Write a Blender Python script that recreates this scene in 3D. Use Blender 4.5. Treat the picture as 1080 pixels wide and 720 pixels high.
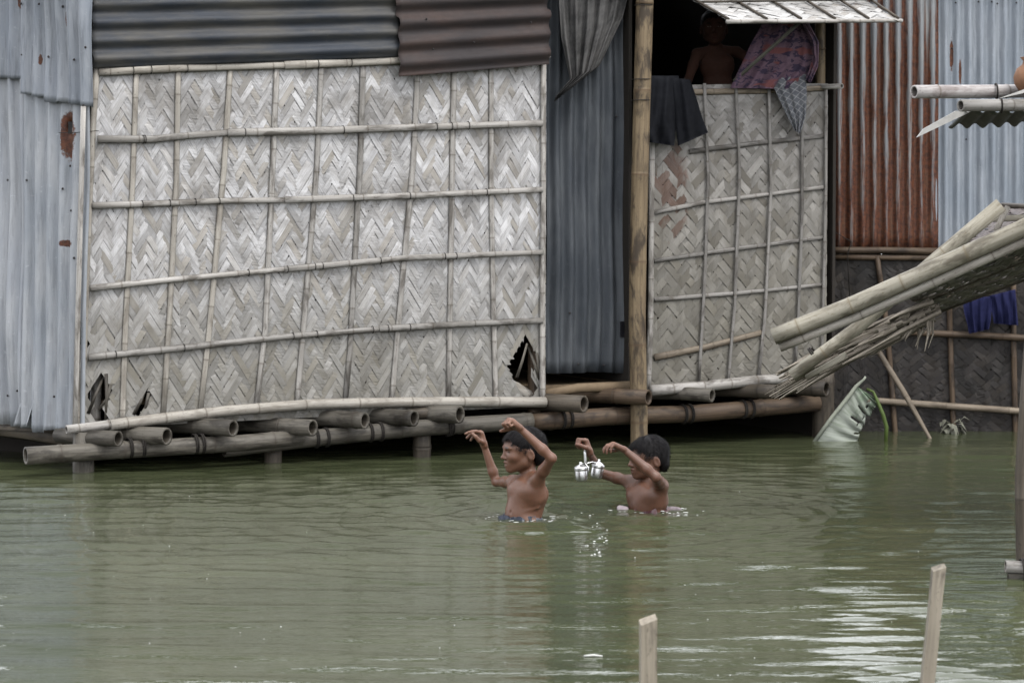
import bpy, math, random
import numpy as np
from mathutils import Vector, Matrix
rad = math.radians
for o in list(bpy.data.objects): bpy.data.objects.remove(o)
S = bpy.context.scene
C = S.collection
RNG = random.Random(7)

# ------------------------------------------------------------------ camera, sky, sun, exposure
FPX, CAMZ, HOR = 2820.0, 1.42, 212.0            # focal length in photo pixels, camera height, horizon row
PITCH = math.atan((360-HOR)/FPX)
cd = bpy.data.cameras.new('camera'); cam = bpy.data.objects.new('camera', cd); C.objects.link(cam)
cd.sensor_width = 36.0; cd.lens = 36.0*FPX/1080.0; cd.clip_start = 0.1; cd.clip_end = 2000
cam.location = (0, 0, CAMZ); cam.rotation_euler = (math.pi/2-PITCH, 0, 0)
cd.dof.use_dof = True; cd.dof.focus_distance = 12.4; cd.dof.aperture_fstop = 8
S.camera = cam
SUN_EL, SUN_AZ = 56, 140                         # azimuth: 180 = behind the camera
world = bpy.data.worlds.new('World'); S.world = world; world.use_nodes = True
wn, wl = world.node_tree.nodes, world.node_tree.links
sky = wn.new('ShaderNodeTexSky'); sky.sky_type = 'NISHITA'; sky.sun_disc = False
sky.sun_elevation = rad(SUN_EL); sky.sun_rotation = rad(SUN_AZ)
sky.air_density = 1.0; sky.dust_density = 6.0; sky.ozone_density = 1.0
bw = wn.new('ShaderNodeRGBToBW'); mixw = wn.new('ShaderNodeMix'); mixw.data_type = 'RGBA'; mixw.inputs[0].default_value = 0.78
tint = wn.new('ShaderNodeMix'); tint.data_type = 'RGBA'; tint.blend_type = 'MULTIPLY'; tint.inputs[0].default_value = 1
tint.inputs[7].default_value = (1.0, 1.0, 1.02, 1)
wl.new(sky.outputs[0], bw.inputs[0]); wl.new(sky.outputs[0], mixw.inputs[6]); wl.new(bw.outputs[0], mixw.inputs[7])
cloud = wn.new('ShaderNodeMix'); cloud.data_type = 'RGBA'; cloud.inputs[0].default_value = 0.8
cloud.inputs[7].default_value = (9.6, 9.8, 10.2, 1)            # the even white layer of an overcast sky
wl.new(mixw.outputs[2], cloud.inputs[6]); wl.new(cloud.outputs[2], tint.inputs[6]); wl.new(tint.outputs[2], wn['Background'].inputs[0])
wn['Background'].inputs[1].default_value = 0.15
sl = bpy.data.lights.new('sun', 'SUN'); sun = bpy.data.objects.new('sun', sl); C.objects.link(sun)
sl.energy = 1.0; sl.angle = rad(18); sl.color = (1.0, 0.97, 0.92)
az = rad(SUN_AZ)
sdir = Vector((math.sin(az)*math.cos(rad(SUN_EL)), math.cos(az)*math.cos(rad(SUN_EL)), math.sin(rad(SUN_EL))))
sun.rotation_euler = sdir.to_track_quat('Z', 'Y').to_euler()
S.view_settings.view_transform = 'Standard'; S.view_settings.look = 'None'
S.view_settings.gamma = 1; S.view_settings.use_curve_mapping = False; S.view_settings.exposure = 1.52
S.render.engine = 'CYCLES'; S.cycles.use_denoising = True; S.cycles.max_bounces = 7; S.cycles.caustics_reflective = False

# ------------------------------------------------------------------ pixel -> place helpers
CAM = Vector((0, 0, CAMZ))
FW = Vector((0, math.cos(PITCH), -math.sin(PITCH))); UPV = Vector((0, math.sin(PITCH), math.cos(PITCH)))
ZUP = Vector((0, 0, 1))
def ray(px, py): return FW + Vector((1, 0, 0))*((px-540)/FPX) + UPV*((360-py)/FPX)
def at(px, py, Y):                                # the point of that pixel's ray at depth Y
    d = ray(px, py); return CAM + d*(Y/d.y)
def onplane(px, py, p, n):
    d = ray(px, py); return CAM + d*((p-CAM).dot(n)/d.dot(n))
def onwater(px, py): return onplane(px, py, Vector((0, 0, 0)), ZUP)

# ------------------------------------------------------------------ object helpers
WM = {}
def obj(name, mesh, mat=None, parent=None, M=None):
    o = bpy.data.objects.new(name, mesh); C.objects.link(o)
    M = M or Matrix.Identity(4)
    if parent is not None:
        o.parent = parent; o.matrix_parent_inverse = WM[parent.name].inverted()
    o.matrix_basis = M; WM[o.name] = M.copy()
    if mat and mesh and not mesh.materials: mesh.materials.append(mat)
    return o
def thing(name, label, cat, loc, group=None):
    o = obj(name, None, M=Matrix.Translation(loc)); o.empty_display_size = 0.2
    return tag(o, label, cat, group)
def tag(o, label, cat, group=None):
    o['label'] = label; o['category'] = cat
    if group: o['group'] = group
    return o
def mesh(name, verts, faces, attrs=None, smooth=True, mat=None):
    me = bpy.data.meshes.new(name); me.from_pydata([tuple(v) for v in verts], [], [tuple(f) for f in faces])
    for k, (typ, data) in (attrs or {}).items():
        a = me.attributes.new(k, typ, 'POINT')
        if typ == 'FLOAT': a.data.foreach_set('value', np.asarray(data, 'f').ravel())
        elif typ == 'FLOAT_VECTOR': a.data.foreach_set('vector', np.asarray(data, 'f').ravel())
        elif typ == 'FLOAT_COLOR': a.data.foreach_set('color', np.asarray(data, 'f').ravel())
    if smooth: me.polygons.foreach_set('use_smooth', [True]*len(me.polygons))
    if mat: me.materials.append(mat)
    me.update(); return me

# ------------------------------------------------------------------ materials
class NT:
    def __init__(s, name):
        s.m = bpy.data.materials.new(name); s.m.use_nodes = True; s.n = s.m.node_tree.nodes; s.l = s.m.node_tree.links
        s.b = s.n['Principled BSDF']
    def new(s, t, **kw):
        n = s.n.new(t)
        for k, v in kw.items(): setattr(n, k, v)
        return n
    def set(s, sock, v):
        if isinstance(v, bpy.types.NodeSocket): s.l.new(v, sock)
        elif v is not None: sock.default_value = v
    def attr(s, name, out='Vector'): return s.new('ShaderNodeAttribute', attribute_name=name).outputs[out]
    def rnd(s): return s.new('ShaderNodeObjectInfo').outputs['Random']
    def math(s, op, a, b=None, c=None, clamp=False):
        n = s.new('ShaderNodeMath', operation=op); n.use_clamp = clamp
        for i, v in enumerate((a, b, c)):
            if v is not None: s.set(n.inputs[i], v)
        return n.outputs[0]
    def vmath(s, op, a, b):
        n = s.new('ShaderNodeVectorMath', operation=op); s.set(n.inputs[0], a); s.set(n.inputs[1], b); return n.outputs[0]
    def comb(s, x, y, z):
        n = s.new('ShaderNodeCombineXYZ')
        for i, v in enumerate((x, y, z)): s.set(n.inputs[i], v)
        return n.outputs[0]
    def sep(s, v):
        n = s.new('ShaderNodeSeparateXYZ'); s.set(n.inputs[0], v); return n.outputs
    def noise(s, vec, scale=1, detail=4, rough=.55, dist=0):
        n = s.new('ShaderNodeTexNoise'); s.set(n.inputs['Vector'], vec); n.inputs['Scale'].default_value = scale
        n.inputs['Detail'].default_value = detail; n.inputs['Roughness'].default_value = rough; n.inputs['Distortion'].default_value = dist
        return n.outputs[0]
    def ramp(s, f, a, b, lo=0., hi=1.):
        n = s.new('ShaderNodeMapRange'); n.interpolation_type = 'SMOOTHSTEP'
        s.set(n.inputs[0], f); n.inputs[1].default_value = a; n.inputs[2].default_value = b
        n.inputs[3].default_value = lo; n.inputs[4].default_value = hi; return n.outputs[0]
    def mix(s, f, a, b, blend='MIX'):
        n = s.new('ShaderNodeMix', data_type='RGBA', blend_type=blend)
        s.set(n.inputs[0], f)
        for i, v in ((6, a), (7, b)): s.set(n.inputs[i], (*v, 1) if isinstance(v, tuple) and len(v) == 3 else v)
        return n.outputs[2]
    def bump(s, h, strength=.4, dist=.002, normal=None):
        n = s.new('ShaderNodeBump'); s.set(n.inputs['Height'], h); n.inputs['Strength'].default_value = strength
        n.inputs['Distance'].default_value = dist
        if normal: s.set(n.inputs['Normal'], normal)
        return n.outputs[0]
    def hsv(s, col, val):
        n = s.new('ShaderNodeHueSaturation'); s.set(n.inputs['Color'], col); s.set(n.inputs['Value'], val); return n.outputs[0]
    def out(s, col=None, rough=None, normal=None, metal=None, albedo=.46, **kw):
        c = (*col, 1) if isinstance(col, tuple) and len(col) == 3 else col
        if metal != 1. and albedo != 1: c = s.mix(1., c, (albedo, albedo, albedo), 'MULTIPLY')   # weathered outdoor surfaces are darker than they look
        s.set(s.b.inputs['Base Color'], c)
        s.set(s.b.inputs['Roughness'], rough); s.set(s.b.inputs['Normal'], normal); s.set(s.b.inputs['Metallic'], metal)
        if 'Specular IOR Level' not in kw: kw['Specular IOR Level'] = .13
        for k, v in kw.items(): s.set(s.b.inputs[k], v)
        return s.m

def bamboo_mat(name, c1, c2, stain, stain_amt=.5, node=(.09, .07, .05), rough=.55, vary=.25, gs=1.0):
    t = NT(name); v = t.attr('bc'); r = t.rnd()
    v = t.vmath('ADD', v, t.comb(t.math('MULTIPLY', r, 31.), t.math('MULTIPLY', r, 17.), t.math('MULTIPLY', r, 53.)))
    f = t.noise(t.vmath('MULTIPLY', v, (90*gs, 90*gs, 3.5)), 1, 5, .6)
    col = t.mix(t.ramp(f, .3, .72), c1, c2)
    g = t.noise(t.vmath('MULTIPLY', v, (16*gs, 16*gs, 5)), 1, 5, .65, .4)
    col = t.mix(t.math('MULTIPLY', t.ramp(g, .46, .64), stain_amt), col, stain)
    sp = t.noise(t.vmath('MULTIPLY', v, (120, 120, 60)), 1, 2)
    col = t.mix(t.ramp(sp, .62, .72, 0, .6), col, node)
    col = t.mix(t.math('MULTIPLY', t.attr('node', 'Fac'), .8), col, node)
    col = t.mix(t.math('MULTIPLY', t.attr('hole', 'Fac'), .85), col, (.03, .022, .015))
    col = t.hsv(col, t.math('ADD', t.math('MULTIPLY', t.math('FRACT', t.math('MULTIPLY', r, 91.7)), vary*2), 1-vary))
    return t.out(col, rough, t.bump(f, .35, .0015))
GREY = bamboo_mat('weathered_bamboo', (.44, .42, .39), (.29, .27, .24), (.10, .088, .074), .8)
PALE = bamboo_mat('pale_bamboo', (.47, .44, .385), (.34, .31, .265), (.16, .138, .11), .55, vary=.15)
TAN = bamboo_mat('tan_bamboo', (.25, .19, .115), (.15, .11, .068), (.045, .035, .026), .9, node=(.11, .07, .04), vary=.1)
DARK = bamboo_mat('mud_stained_bamboo', (.11, .092, .07), (.065, .054, .042), (.03, .025, .02), .7, node=(.03, .025, .02))
LOG = bamboo_mat('joist_bamboo', (.145, .132, .11), (.08, .072, .058), (.03, .026, .021), .8, node=(.055, .045, .035))
BROWN = bamboo_mat('brown_bamboo', (.13, .092, .06), (.075, .052, .036), (.03, .023, .018), .8, node=(.045, .03, .02))
WOODY = bamboo_mat('grey_timber', (.24, .20, .15), (.15, .12, .09), (.07, .055, .04), .6)
STAKE = bamboo_mat('stake_timber', (.33, .29, .225), (.20, .172, .13), (.085, .072, .055), .85, vary=.1)
CREAM = bamboo_mat('fresh_bamboo', (.42, .39, .315), (.29, .262, .20), (.13, .112, .082), .85, node=(.20, .16, .10), vary=.1)

def strip_mat(name, cols, zlo=None, stainc=(.165, .15, .13), stain=None, vary=.2, rough=.6):
    """woven split bamboo: per strip tone, grain along it, patches where it weathered differently"""
    t = NT(name); v = t.attr('bc'); r = t.rnd()
    off = t.comb(t.math('MULTIPLY', r, 41.), t.math('MULTIPLY', r, 23.), t.math('MULTIPLY', r, 67.))
    vv = t.vmath('ADD', v, off)
    grain = t.noise(t.vmath('MULTIPLY', vv, (300, 1, 8)), 1, 4, .7)
    patch = t.noise(t.vmath('MULTIPLY', vv, (7, 1, 8.5)), 1, 3, .6)
    col = t.mix(t.ramp(patch, .36, .64), cols[0], cols[1])
    col = t.mix(t.math('MULTIPLY', t.ramp(t.math('FRACT', t.math('MULTIPLY', r, 57.3)), .72, .95), .7), col, cols[2])
    col = t.mix(t.ramp(grain, .46, .70, 0, .65), col, stainc)
    pos = t.new('ShaderNodeNewGeometry').outputs['Position']
    blot = t.noise(pos, 3.2, 5, .65, .3)
    col = t.mix(t.ramp(blot, .46, .68, 0, .62), col, stainc)
    fine = t.noise(pos, 22, 3, .6)
    col = t.mix(t.ramp(fine, .60, .74, 0, .5), col, stainc)
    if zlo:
        mud_shade = t.ramp(t.math('ADD', t.sep(pos)[2], t.math('MULTIPLY', blot, .5)), zlo[1]+.25, zlo[0]+.25)  # darker towards the bottom: muddy stain on STRIPL, painted-in shade on STRIPR
        col = t.mix(t.math('MULTIPLY', mud_shade, .66), col, (.165, .152, .118))
    if stain:                                     # a rusty brown soaked patch with its own outline
        c, rx, rz, sc = stain
        d = t.vmath('SUBTRACT', pos, tuple(c)); sx = t.sep(d)
        e = t.math('ADD', t.math('POWER', t.math('ABSOLUTE', t.math('DIVIDE', sx[0], rx)), 2.), t.math('POWER', t.math('ABSOLUTE', t.math('DIVIDE', sx[2], rz)), 2.))
        e = t.math('ADD', e, t.math('MULTIPLY', t.ramp(t.math('FRACT', t.math('MULTIPLY', r, 313.)), .50, .56), 9.))
        e = t.math('ADD', e, t.math('MULTIPLY', t.math('SUBTRACT', patch, .5), 3.0))
        col = t.mix(t.math('MULTIPLY', t.ramp(e, 1.2, .6, 0, .85), t.ramp(grain, .72, .42, .45, 1.)), col, sc)
    col = t.hsv(col, t.math('ADD', t.math('MULTIPLY', t.math('FRACT', t.math('MULTIPLY', r, 13.7)), vary*2), 1-vary))
    return t.out(col, rough, t.bump(grain, .4, .001), **{'Specular IOR Level': .15})

def tin_mat(name, base, base2, rust=None, rust_amt=0., spots=(), rough=.5, metal=.35, streak=.38):
    """weathered corrugated iron; bc = (across, corrugation phase, up) in metres"""
    t = NT(name); v = t.attr('bc'); x, ph, z = t.sep(v); r = t.rnd()
    vv = t.vmath('ADD', v, t.comb(t.math('MULTIPLY', r, 13.), 0, t.math('MULTIPLY', r, 29.)))
    n1 = t.noise(t.vmath('MULTIPLY', vv, (9, 0, 2.2)), 1, 5, .6)
    col = t.mix(t.ramp(n1, .35, .68), base, base2)
    n2 = t.noise(t.vmath('MULTIPLY', vv, (60, 0, 4)), 1, 4, .65)
    col = t.mix(t.ramp(n2, .46, .66, 0, streak), col, tuple(c*.45 for c in base))
    n3 = t.noise(t.vmath('MULTIPLY', vv, (40, 0, 40)), 1, 4, .7)
    col = t.mix(t.ramp(n3, .58, .72, 0, .35), col, tuple(min(1, c*1.5) for c in base2))
    rustc = t.mix(t.ramp(n3, .35, .65), (.145, .054, .028), (.055, .026, .02))
    rustc = t.mix(t.ramp(n2, .48, .66, 0, .6), rustc, (.155, .085, .05))
    fac = None
    if rust:
        fac = rust(t, x, ph, z, n1, n2, n3)
    for (sx, sz, rx, rz) in spots:
        d = t.math('ADD', t.math('POWER', t.math('DIVIDE', t.math('SUBTRACT', x, sx), rx), 2.), t.math('POWER', t.math('DIVIDE', t.math('SUBTRACT', z, sz), rz), 2.))
        d = t.math('ADD', d, t.math('MULTIPLY', t.math('SUBTRACT', n3, .5), 2.2))
        f = t.ramp(d, 1.15, .7)
        fac = f if fac is None else t.math('MAXIMUM', fac, f)
    if fac is not None: col = t.mix(fac, col, rustc)
    rg = t.math('ADD', t.math('MULTIPLY', n3, .3), rough-.15)
    m = metal if fac is None else t.math('MULTIPLY', t.math('SUBTRACT', 1., fac), metal)
    return t.out(col, rg, t.bump(n3, .15, .001), m)

def plain(name, col, rough=.6, metal=0., nscale=30, namt=.3, **kw):
    t = NT(name); pos = t.new('ShaderNodeTexCoord').outputs['Object']
    n = t.noise(pos, nscale, 4, .6)
    c = t.mix(t.ramp(n, .35, .7, 0, namt), col, tuple(x*.45 for x in col))
    return t.out(c, rough, t.bump(n, .2, .002), metal, **kw)
CORD = plain('dark_cord', (.03, .026, .022), .8)
NAIL = plain('nail_head', (.05, .045, .045), .5, .5)
INNER = plain('dark_inner_mat', (.035, .03, .025), .85)
PLANK = plain('plank_wood', (.22, .16, .10), .7)

# ------------------------------------------------------------------ shape builders
def sweep(name, pts, radii, mat, parent, nseg=10, flat=None, hollow=(False, False), nodes=None, node_h=1.07, seed=0, dense=.25):
    """a bamboo or pole along a polyline. flat=(normal, thickness ratio) makes a split half-round batten"""
    rg = random.Random(seed or RNG.random())
    pts = [Vector(p) for p in pts]
    L = [0.]
    for a, b in zip(pts, pts[1:]): L.append(L[-1]+(b-a).length)
    T = L[-1]
    def P(s):
        for i in range(len(pts)-1):
            if s <= L[i+1] or i == len(pts)-2:
                f = (s-L[i])/max(1e-6, L[i+1]-L[i]); return pts[i].lerp(pts[i+1], f)
    def R(s):
        f = s/T*(len(radii)-1); i = min(int(f), len(radii)-2) if len(radii) > 1 else 0
        return radii[0] if len(radii) == 1 else radii[i]+(radii[i+1]-radii[i])*(f-i)
    st = {}
    n = max(2, int(T/dense)+1)
    for i in range(n+1): st[round(T*i/n, 4)] = (1., 0.)
    for l in L: st[round(l, 4)] = (1., 0.)
    if nodes:
        s = nodes*rg.uniform(.2, .8)
        while s < T-.02:
            w = max(.004, R(s)*.16)
            for ds, k, nd in ((-2.2*w, 1, 0), (-.7*w, node_h, .35), (0, node_h*.985, 1), (.7*w, node_h, .35), (2.2*w, 1, 0)):
                if 0 < s+ds < T: st[round(s+ds, 4)] = (k, nd)
            s += nodes*rg.uniform(.75, 1.2)
    ss = sorted(st)
    o0 = pts[0]; V = []; F = []; bc = []; nd = []; hol = []
    base_n = flat[0] if flat else None
    ph = rg.uniform(0, 6)
    prev_u = None
    for s in ss:
        p = P(s); e = min(T, s+.02); d = (P(e)-P(max(0, e-.04))).normalized()
        if base_n is not None: u = (base_n-d*base_n.dot(d)).normalized()
        else:
            ref = prev_u or (ZUP if abs(d.z) < .9 else Vector((1, 0, 0)))
            u = (ref-d*ref.dot(d)).normalized()
        prev_u = u; w = d.cross(u); r = R(s)*st[s][0]
        for k in range(nseg):
            a = 2*math.pi*k/nseg
            if flat:
                ca, sa = math.cos(a), math.sin(a)
                off = u*(r*flat[1]*(ca if ca > 0 else ca*.35)) + w*(r*sa)
            else: off = u*(r*math.cos(a)) + w*(r*math.sin(a))
            V.append(p+off-o0); bc.append((R(s)*math.cos(a), R(s)*math.sin(a), s)); nd.append(st[s][1]); hol.append(0)
    m = len(ss)
    for i in range(m-1):
        for k in range(nseg):
            a, b = i*nseg+k, i*nseg+(k+1) % nseg
            F.append((a, b, b+nseg, a+nseg))
    for end, idx, sgn in ((0, 0, 1), (1, (m-1)*nseg, -1)):
        ring = list(range(idx, idx+nseg))
        if hollow[end]:
            c = sum((V[i] for i in ring), Vector())/nseg
            d = (P(T*.02)-P(0)).normalized() if end == 0 else (P(T*.98)-P(T)).normalized()
            r0 = R(0 if end == 0 else T)
            for ratio, dep, h in ((.74, 0, .1), (.70, r0*.3, .7), (.66, r0*2.2, 1)):
                st0 = len(V)
                for i in ring[:]:
                    V.append(c+(V[idx+(i-ring[0])]-c)*ratio+d*dep); bc.append(bc[idx+(i-ring[0])]); nd.append(0); hol.append(h)
                for k in range(nseg):
                    q = (ring[k], ring[(k+1) % nseg], st0+(k+1) % nseg, st0+k)
                    F.append(q[::-1] if end == 0 else q)
                ring = list(range(st0, st0+nseg))
            F.append(ring if end else ring[::-1])
        else: F.append(ring[::-1] if end == 0 else ring)
    me = mesh(name, V, F, {'bc': ('FLOAT_VECTOR', bc), 'node': ('FLOAT', nd), 'hole': ('FLOAT', hol)}, mat=mat)
    return obj(name, me, None, parent, Matrix.Translation(o0))

def wob(p0, p1, amp, n=5, seed=0):               # a slightly crooked line between two points
    rg = random.Random(seed or RNG.random()); p0, p1 = Vector(p0), Vector(p1)
    d = (p1-p0).normalized(); a = d.orthogonal().normalized(); b = d.cross(a)
    return [p0] + [p0.lerp(p1, i/n)+a*rg.uniform(-amp, amp)+b*rg.uniform(-amp, amp) for i in range(1, n)] + [p1]

def lashing(parent, p, axis, r, turns=3, mat=None, w=.006):
    axis = axis.normalized(); u = axis.orthogonal().normalized(); v = axis.cross(u)
    N = 16; pts = []
    for i in range(N*turns+1):
        a = 2*math.pi*i/N; pts.append(p+u*(r*math.cos(a))+v*(r*math.sin(a))+axis*((i/(N*turns)-.5)*w*2*turns))
    return sweep('lashing', pts, [w], mat or CORD, parent, nseg=5, dense=1)

def box(name, c, sx, sy, sz, mat, parent, M=None, bev=.0):
    V = [(x*sx/2, y*sy/2, z*sz/2) for x in (-1, 1) for y in (-1, 1) for z in (-1, 1)]
    F = [(0, 1, 3, 2), (4, 6, 7, 5), (0, 4, 5, 1), (2, 3, 7, 6), (0, 2, 6, 4), (1, 5, 7, 3)]
    me = mesh(name, V, F, {'bc': ('FLOAT_VECTOR', [(v[0], v[1], v[2]) for v in V])}, smooth=False, mat=mat)
    o = obj(name, me, None, parent, Matrix.Translation(c) @ (M or Matrix.Identity(4)))
    if bev:
        b = o.modifiers.new('bevel', 'BEVEL'); b.width = bev; b.segments = 2
    return o
def quadboard(name, ps, n, th, mat, parent):     # a flat board through four points, thickness th along n
    ps = [Vector(p) for p in ps]; o0 = ps[0]; k = len(ps)
    V = [p-o0 for p in ps]+[p-o0-n*th for p in ps]
    F = [tuple(range(k)), tuple(range(2*k-1, k-1, -1))]+[(i, (i+1) % k+0, (i+1) % k+k, i+k)[::-1] for i in range(k)]
    me = mesh(name, V, F, {'bc': ('FLOAT_VECTOR', [(p.x, p.z, p.y) for p in V])}, smooth=False, mat=mat)
    return obj(name, me, None, parent, Matrix.Translation(o0))

def corrugated(name, P00, P10, P01, P11, n, ncor, amp, mat, parent, across=True, rows=14, phase=0., holes=(), dent=.004, ragged=.006, seed=1, warp=None, th=.0016):
    """corrugated sheet on four corners (s across, t up); ridges run along t when across=True, else along s"""
    rg = np.random.RandomState(seed)
    P00, P10, P01, P11 = [Vector(p) for p in (P00, P10, P01, P11)]
    W = (P10-P00).length; H = (P01-P00).length
    ns, nt = (int(ncor*10), rows) if across else (rows, int(ncor*10))
    kx, kz = rg.uniform(2, 5, 4), rg.uniform(1, 4, 4); pp = rg.uniform(0, 6, 4)
    V = []; bc = []
    ej = rg.uniform(-1, 1, (4, max(ns, nt)+1))
    for j in range(nt+1):
        for i in range(ns+1):
            s, t = i/ns, j/nt
            p = P00.lerp(P10, s).lerp(P01.lerp(P11, s), t)
            c = (s if across else t)*ncor+phase
            prof = math.cos(2*math.pi*c)
            d = amp*prof+dent*sum(math.sin(kx[q]*s*W*2+kz[q]*t*H*2+pp[q]) for q in range(4))*.5
            if warp: d += warp(s, t)
            if across and j in (0, nt): p = p+(P01-P00).normalized()*(ej[0 if j == 0 else 1][i//10]*ragged+ej[2][i]*ragged*.2)
            if not across and i in (0, ns): p = p+(P10-P00).normalized()*(ej[2][j//5]*ragged)
            V.append(p+n*d-P00); bc.append((s*W, prof, t*H) if across else (t*H, prof, s*W))
    F = []
    for j in range(nt):
        for i in range(ns):
            s, t = (i+.5)/ns*W, (j+.5)/nt*H
            if any(((s-h[0])/h[2])**2+((t-h[1])/h[3])**2 < 1 for h in holes): continue
            a = j*(ns+1)+i; F.append((a, a+1, a+ns+2, a+ns+1))
    me = mesh(name, V, F, {'bc': ('FLOAT_VECTOR', bc)}, mat=mat)
    o = obj(name, me, None, parent, Matrix.Translation(P00))
    m = o.modifiers.new('gauge', 'SOLIDIFY'); m.thickness = th; m.offset = 0
    return o
def nails(parent, pts, n, r=.006):               # domed nail heads on one sheet
    V = []; F = []
    n = n.normalized(); u = n.orthogonal().normalized(); v = n.cross(u); o0 = pts[0]
    for p in pts:
        b = len(V)
        for k in range(7): a = 2*math.pi*k/7; V.append(p-o0+u*(r*math.cos(a))+v*(r*math.sin(a))-n*.002)
        for k in range(7): a = 2*math.pi*k/7; V.append(p-o0+u*(r*.7*math.cos(a))+v*(r*.7*math.sin(a))+n*.004)
        for k in range(7): F.append((b+k, b+(k+1) % 7, b+7+(k+1) % 7, b+7+k))
        F.append(tuple(b+7+k for k in range(7)))
    o = obj('nail_heads', mesh('nail_heads', V, F, mat=NAIL), None, parent, Matrix.Translation(o0)); o['kind'] = 'stuff'; return o

def inpoly(p, poly):
    c = False; x, y = p; j = len(poly)-1
    for i in range(len(poly)):
        xi, yi = poly[i]; xj, yj = poly[j]
        if (yi > y) != (yj > y) and x < (xj-xi)*(y-yi)/(yj-yi)+xi: c = not c
        j = i
    return c
def clipline(p, d, poly):                         # parameter range of p+t*d inside a convex polygon
    ts = []
    for i in range(len(poly)):
        a = poly[i]; b = poly[(i+1) % len(poly)]; e = (b[0]-a[0], b[1]-a[1])
        den = d[0]*e[1]-d[1]*e[0]
        if abs(den) < 1e-9: continue
        w = (a[0]-p[0], a[1]-p[1])
        t = (w[0]*e[1]-w[1]*e[0])/den; s = (w[0]*d[1]-w[1]*d[0])/den
        if -1e-6 <= s <= 1+1e-6: ts.append(t)
    return (min(ts), max(ts)) if len(ts) >= 2 else None
def weave(parent, O, U, V_, N, poly, theta, p, k, mat, holes=(), amp=.0026, th=.0014, fill=.985, seed=3, skip=0., jit=.0, step=.5, wander=1.):
    """twill weave of split bamboo strips, each strip a mesh of its own, clipped to a convex outline"""
    rg = random.Random(seed); c, s = math.cos(theta), math.sin(theta); q = p/math.sin(2*theta)
    fam = (((c, s), (-s, c)), ((-c, s), (s, c)))
    cnt = 0
    pz = [rg.uniform(0, 6) for _ in range(6)]
    def drift(u, z):                              # the pattern wanders, as hand weaving does
        return .9*math.sin(2.3*u+pz[0])*math.sin(3.1*z+pz[1])+.75*math.sin(17*u+5*z+pz[2])*math.sin(13*z-4*u+pz[3])+.55*math.sin(31*z+pz[4])*math.sin(23*u+pz[5])
    def sq(ph):
        return max(-1., min(1., math.sin(math.pi*ph/k)*2.2))
    for f, (d, e) in enumerate(fam):
        offs = [v[0]*e[0]+v[1]*e[1] for v in poly]
        for i in range(int(min(offs)/p)-1, int(max(offs)/p)+2):
            if rg.random() < skip: continue
            w = p*fill*rg.uniform(.93, 1.03); cc = (i+.5)*p+rg.uniform(-jit, jit)*p
            tilt = rg.uniform(-.0019, .0019); lift = rg.uniform(0, .0012); ang = rg.uniform(-jit, jit)*.02
            r0 = clipline((e[0]*(cc-w/2), e[1]*(cc-w/2)), d, poly); r1 = clipline((e[0]*(cc+w/2), e[1]*(cc+w/2)), d, poly)
            if not r0 and not r1: continue
            r0 = r0 or r1; r1 = r1 or r0
            if max(r0[1]-r0[0], r1[1]-r1[0]) < .02: continue
            n = max(2, int((r0[1]-r0[0]+r1[1]-r1[0])/2/(q*step)))
            segs = []; cur = []
            for a in range(n+1):
                g = a/n; tL = r0[0]+(r0[1]-r0[0])*g; tR = r1[0]+(r1[1]-r1[0])*g
                A = (e[0]*(cc-w/2)+d[0]*tL, e[1]*(cc-w/2)+d[1]*tL); B = (e[0]*(cc+w/2)+d[0]*tR, e[1]*(cc+w/2)+d[1]*tR)
                mid = ((A[0]+B[0])/2, (A[1]+B[1])/2)
                if any(inpoly(mid, h) for h in holes):
                    if len(cur) > 1: segs.append(cur)
                    cur = []; continue
                cur.append((A, B, (tL+tR)/2))
            if len(cur) > 1: segs.append(cur)
            for sg in segs:
                V = []; F = []; bc = []; b0 = 0
                for (A, B, tt) in sg:
                    for sd, Q in ((-1, A), (1, B)):
                        a_ = (-s*Q[0]+c*Q[1])/p; b_ = (s*Q[0]+c*Q[1])/p
                        dr = drift(*Q)*wander; ph = ((i+.5)-b_+dr) % (2*k) if f == 0 else (a_-(i+.5)+dr) % (2*k)
                        h = (1 if f == 0 else -1)*amp*sq(ph)+sd*tilt+lift
                        base = O+U*Q[0]+V_*Q[1]
                        V.append(base+N*(h+th/2)-O); V.append(base+N*(h-th/2)-O)
                        bc += [(sd*w/2, 0, tt), (sd*w/2, 0, tt)]
                m = len(sg)
                for a in range(m-1):
                    x = b0+4*a; y = x+4
                    F += [(x, x+2, y+2, y), (x+1, y+1, y+3, x+3), (x, y, y+1, x+1), (x+2, x+3, y+3, y+2)]
                F += [(b0, b0+1, b0+3, b0+2), (b0+4*m-4, b0+4*m-2, b0+4*m-1, b0+4*m-3)]
                if f == 1: F = [t[::-1] for t in F]
                me = mesh('strip', V, F, {'bc': ('FLOAT_VECTOR', bc)}, smooth=False, mat=mat)
                obj('strip', me, None, parent, Matrix.Translation(O)); cnt += 1
    return cnt

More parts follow.
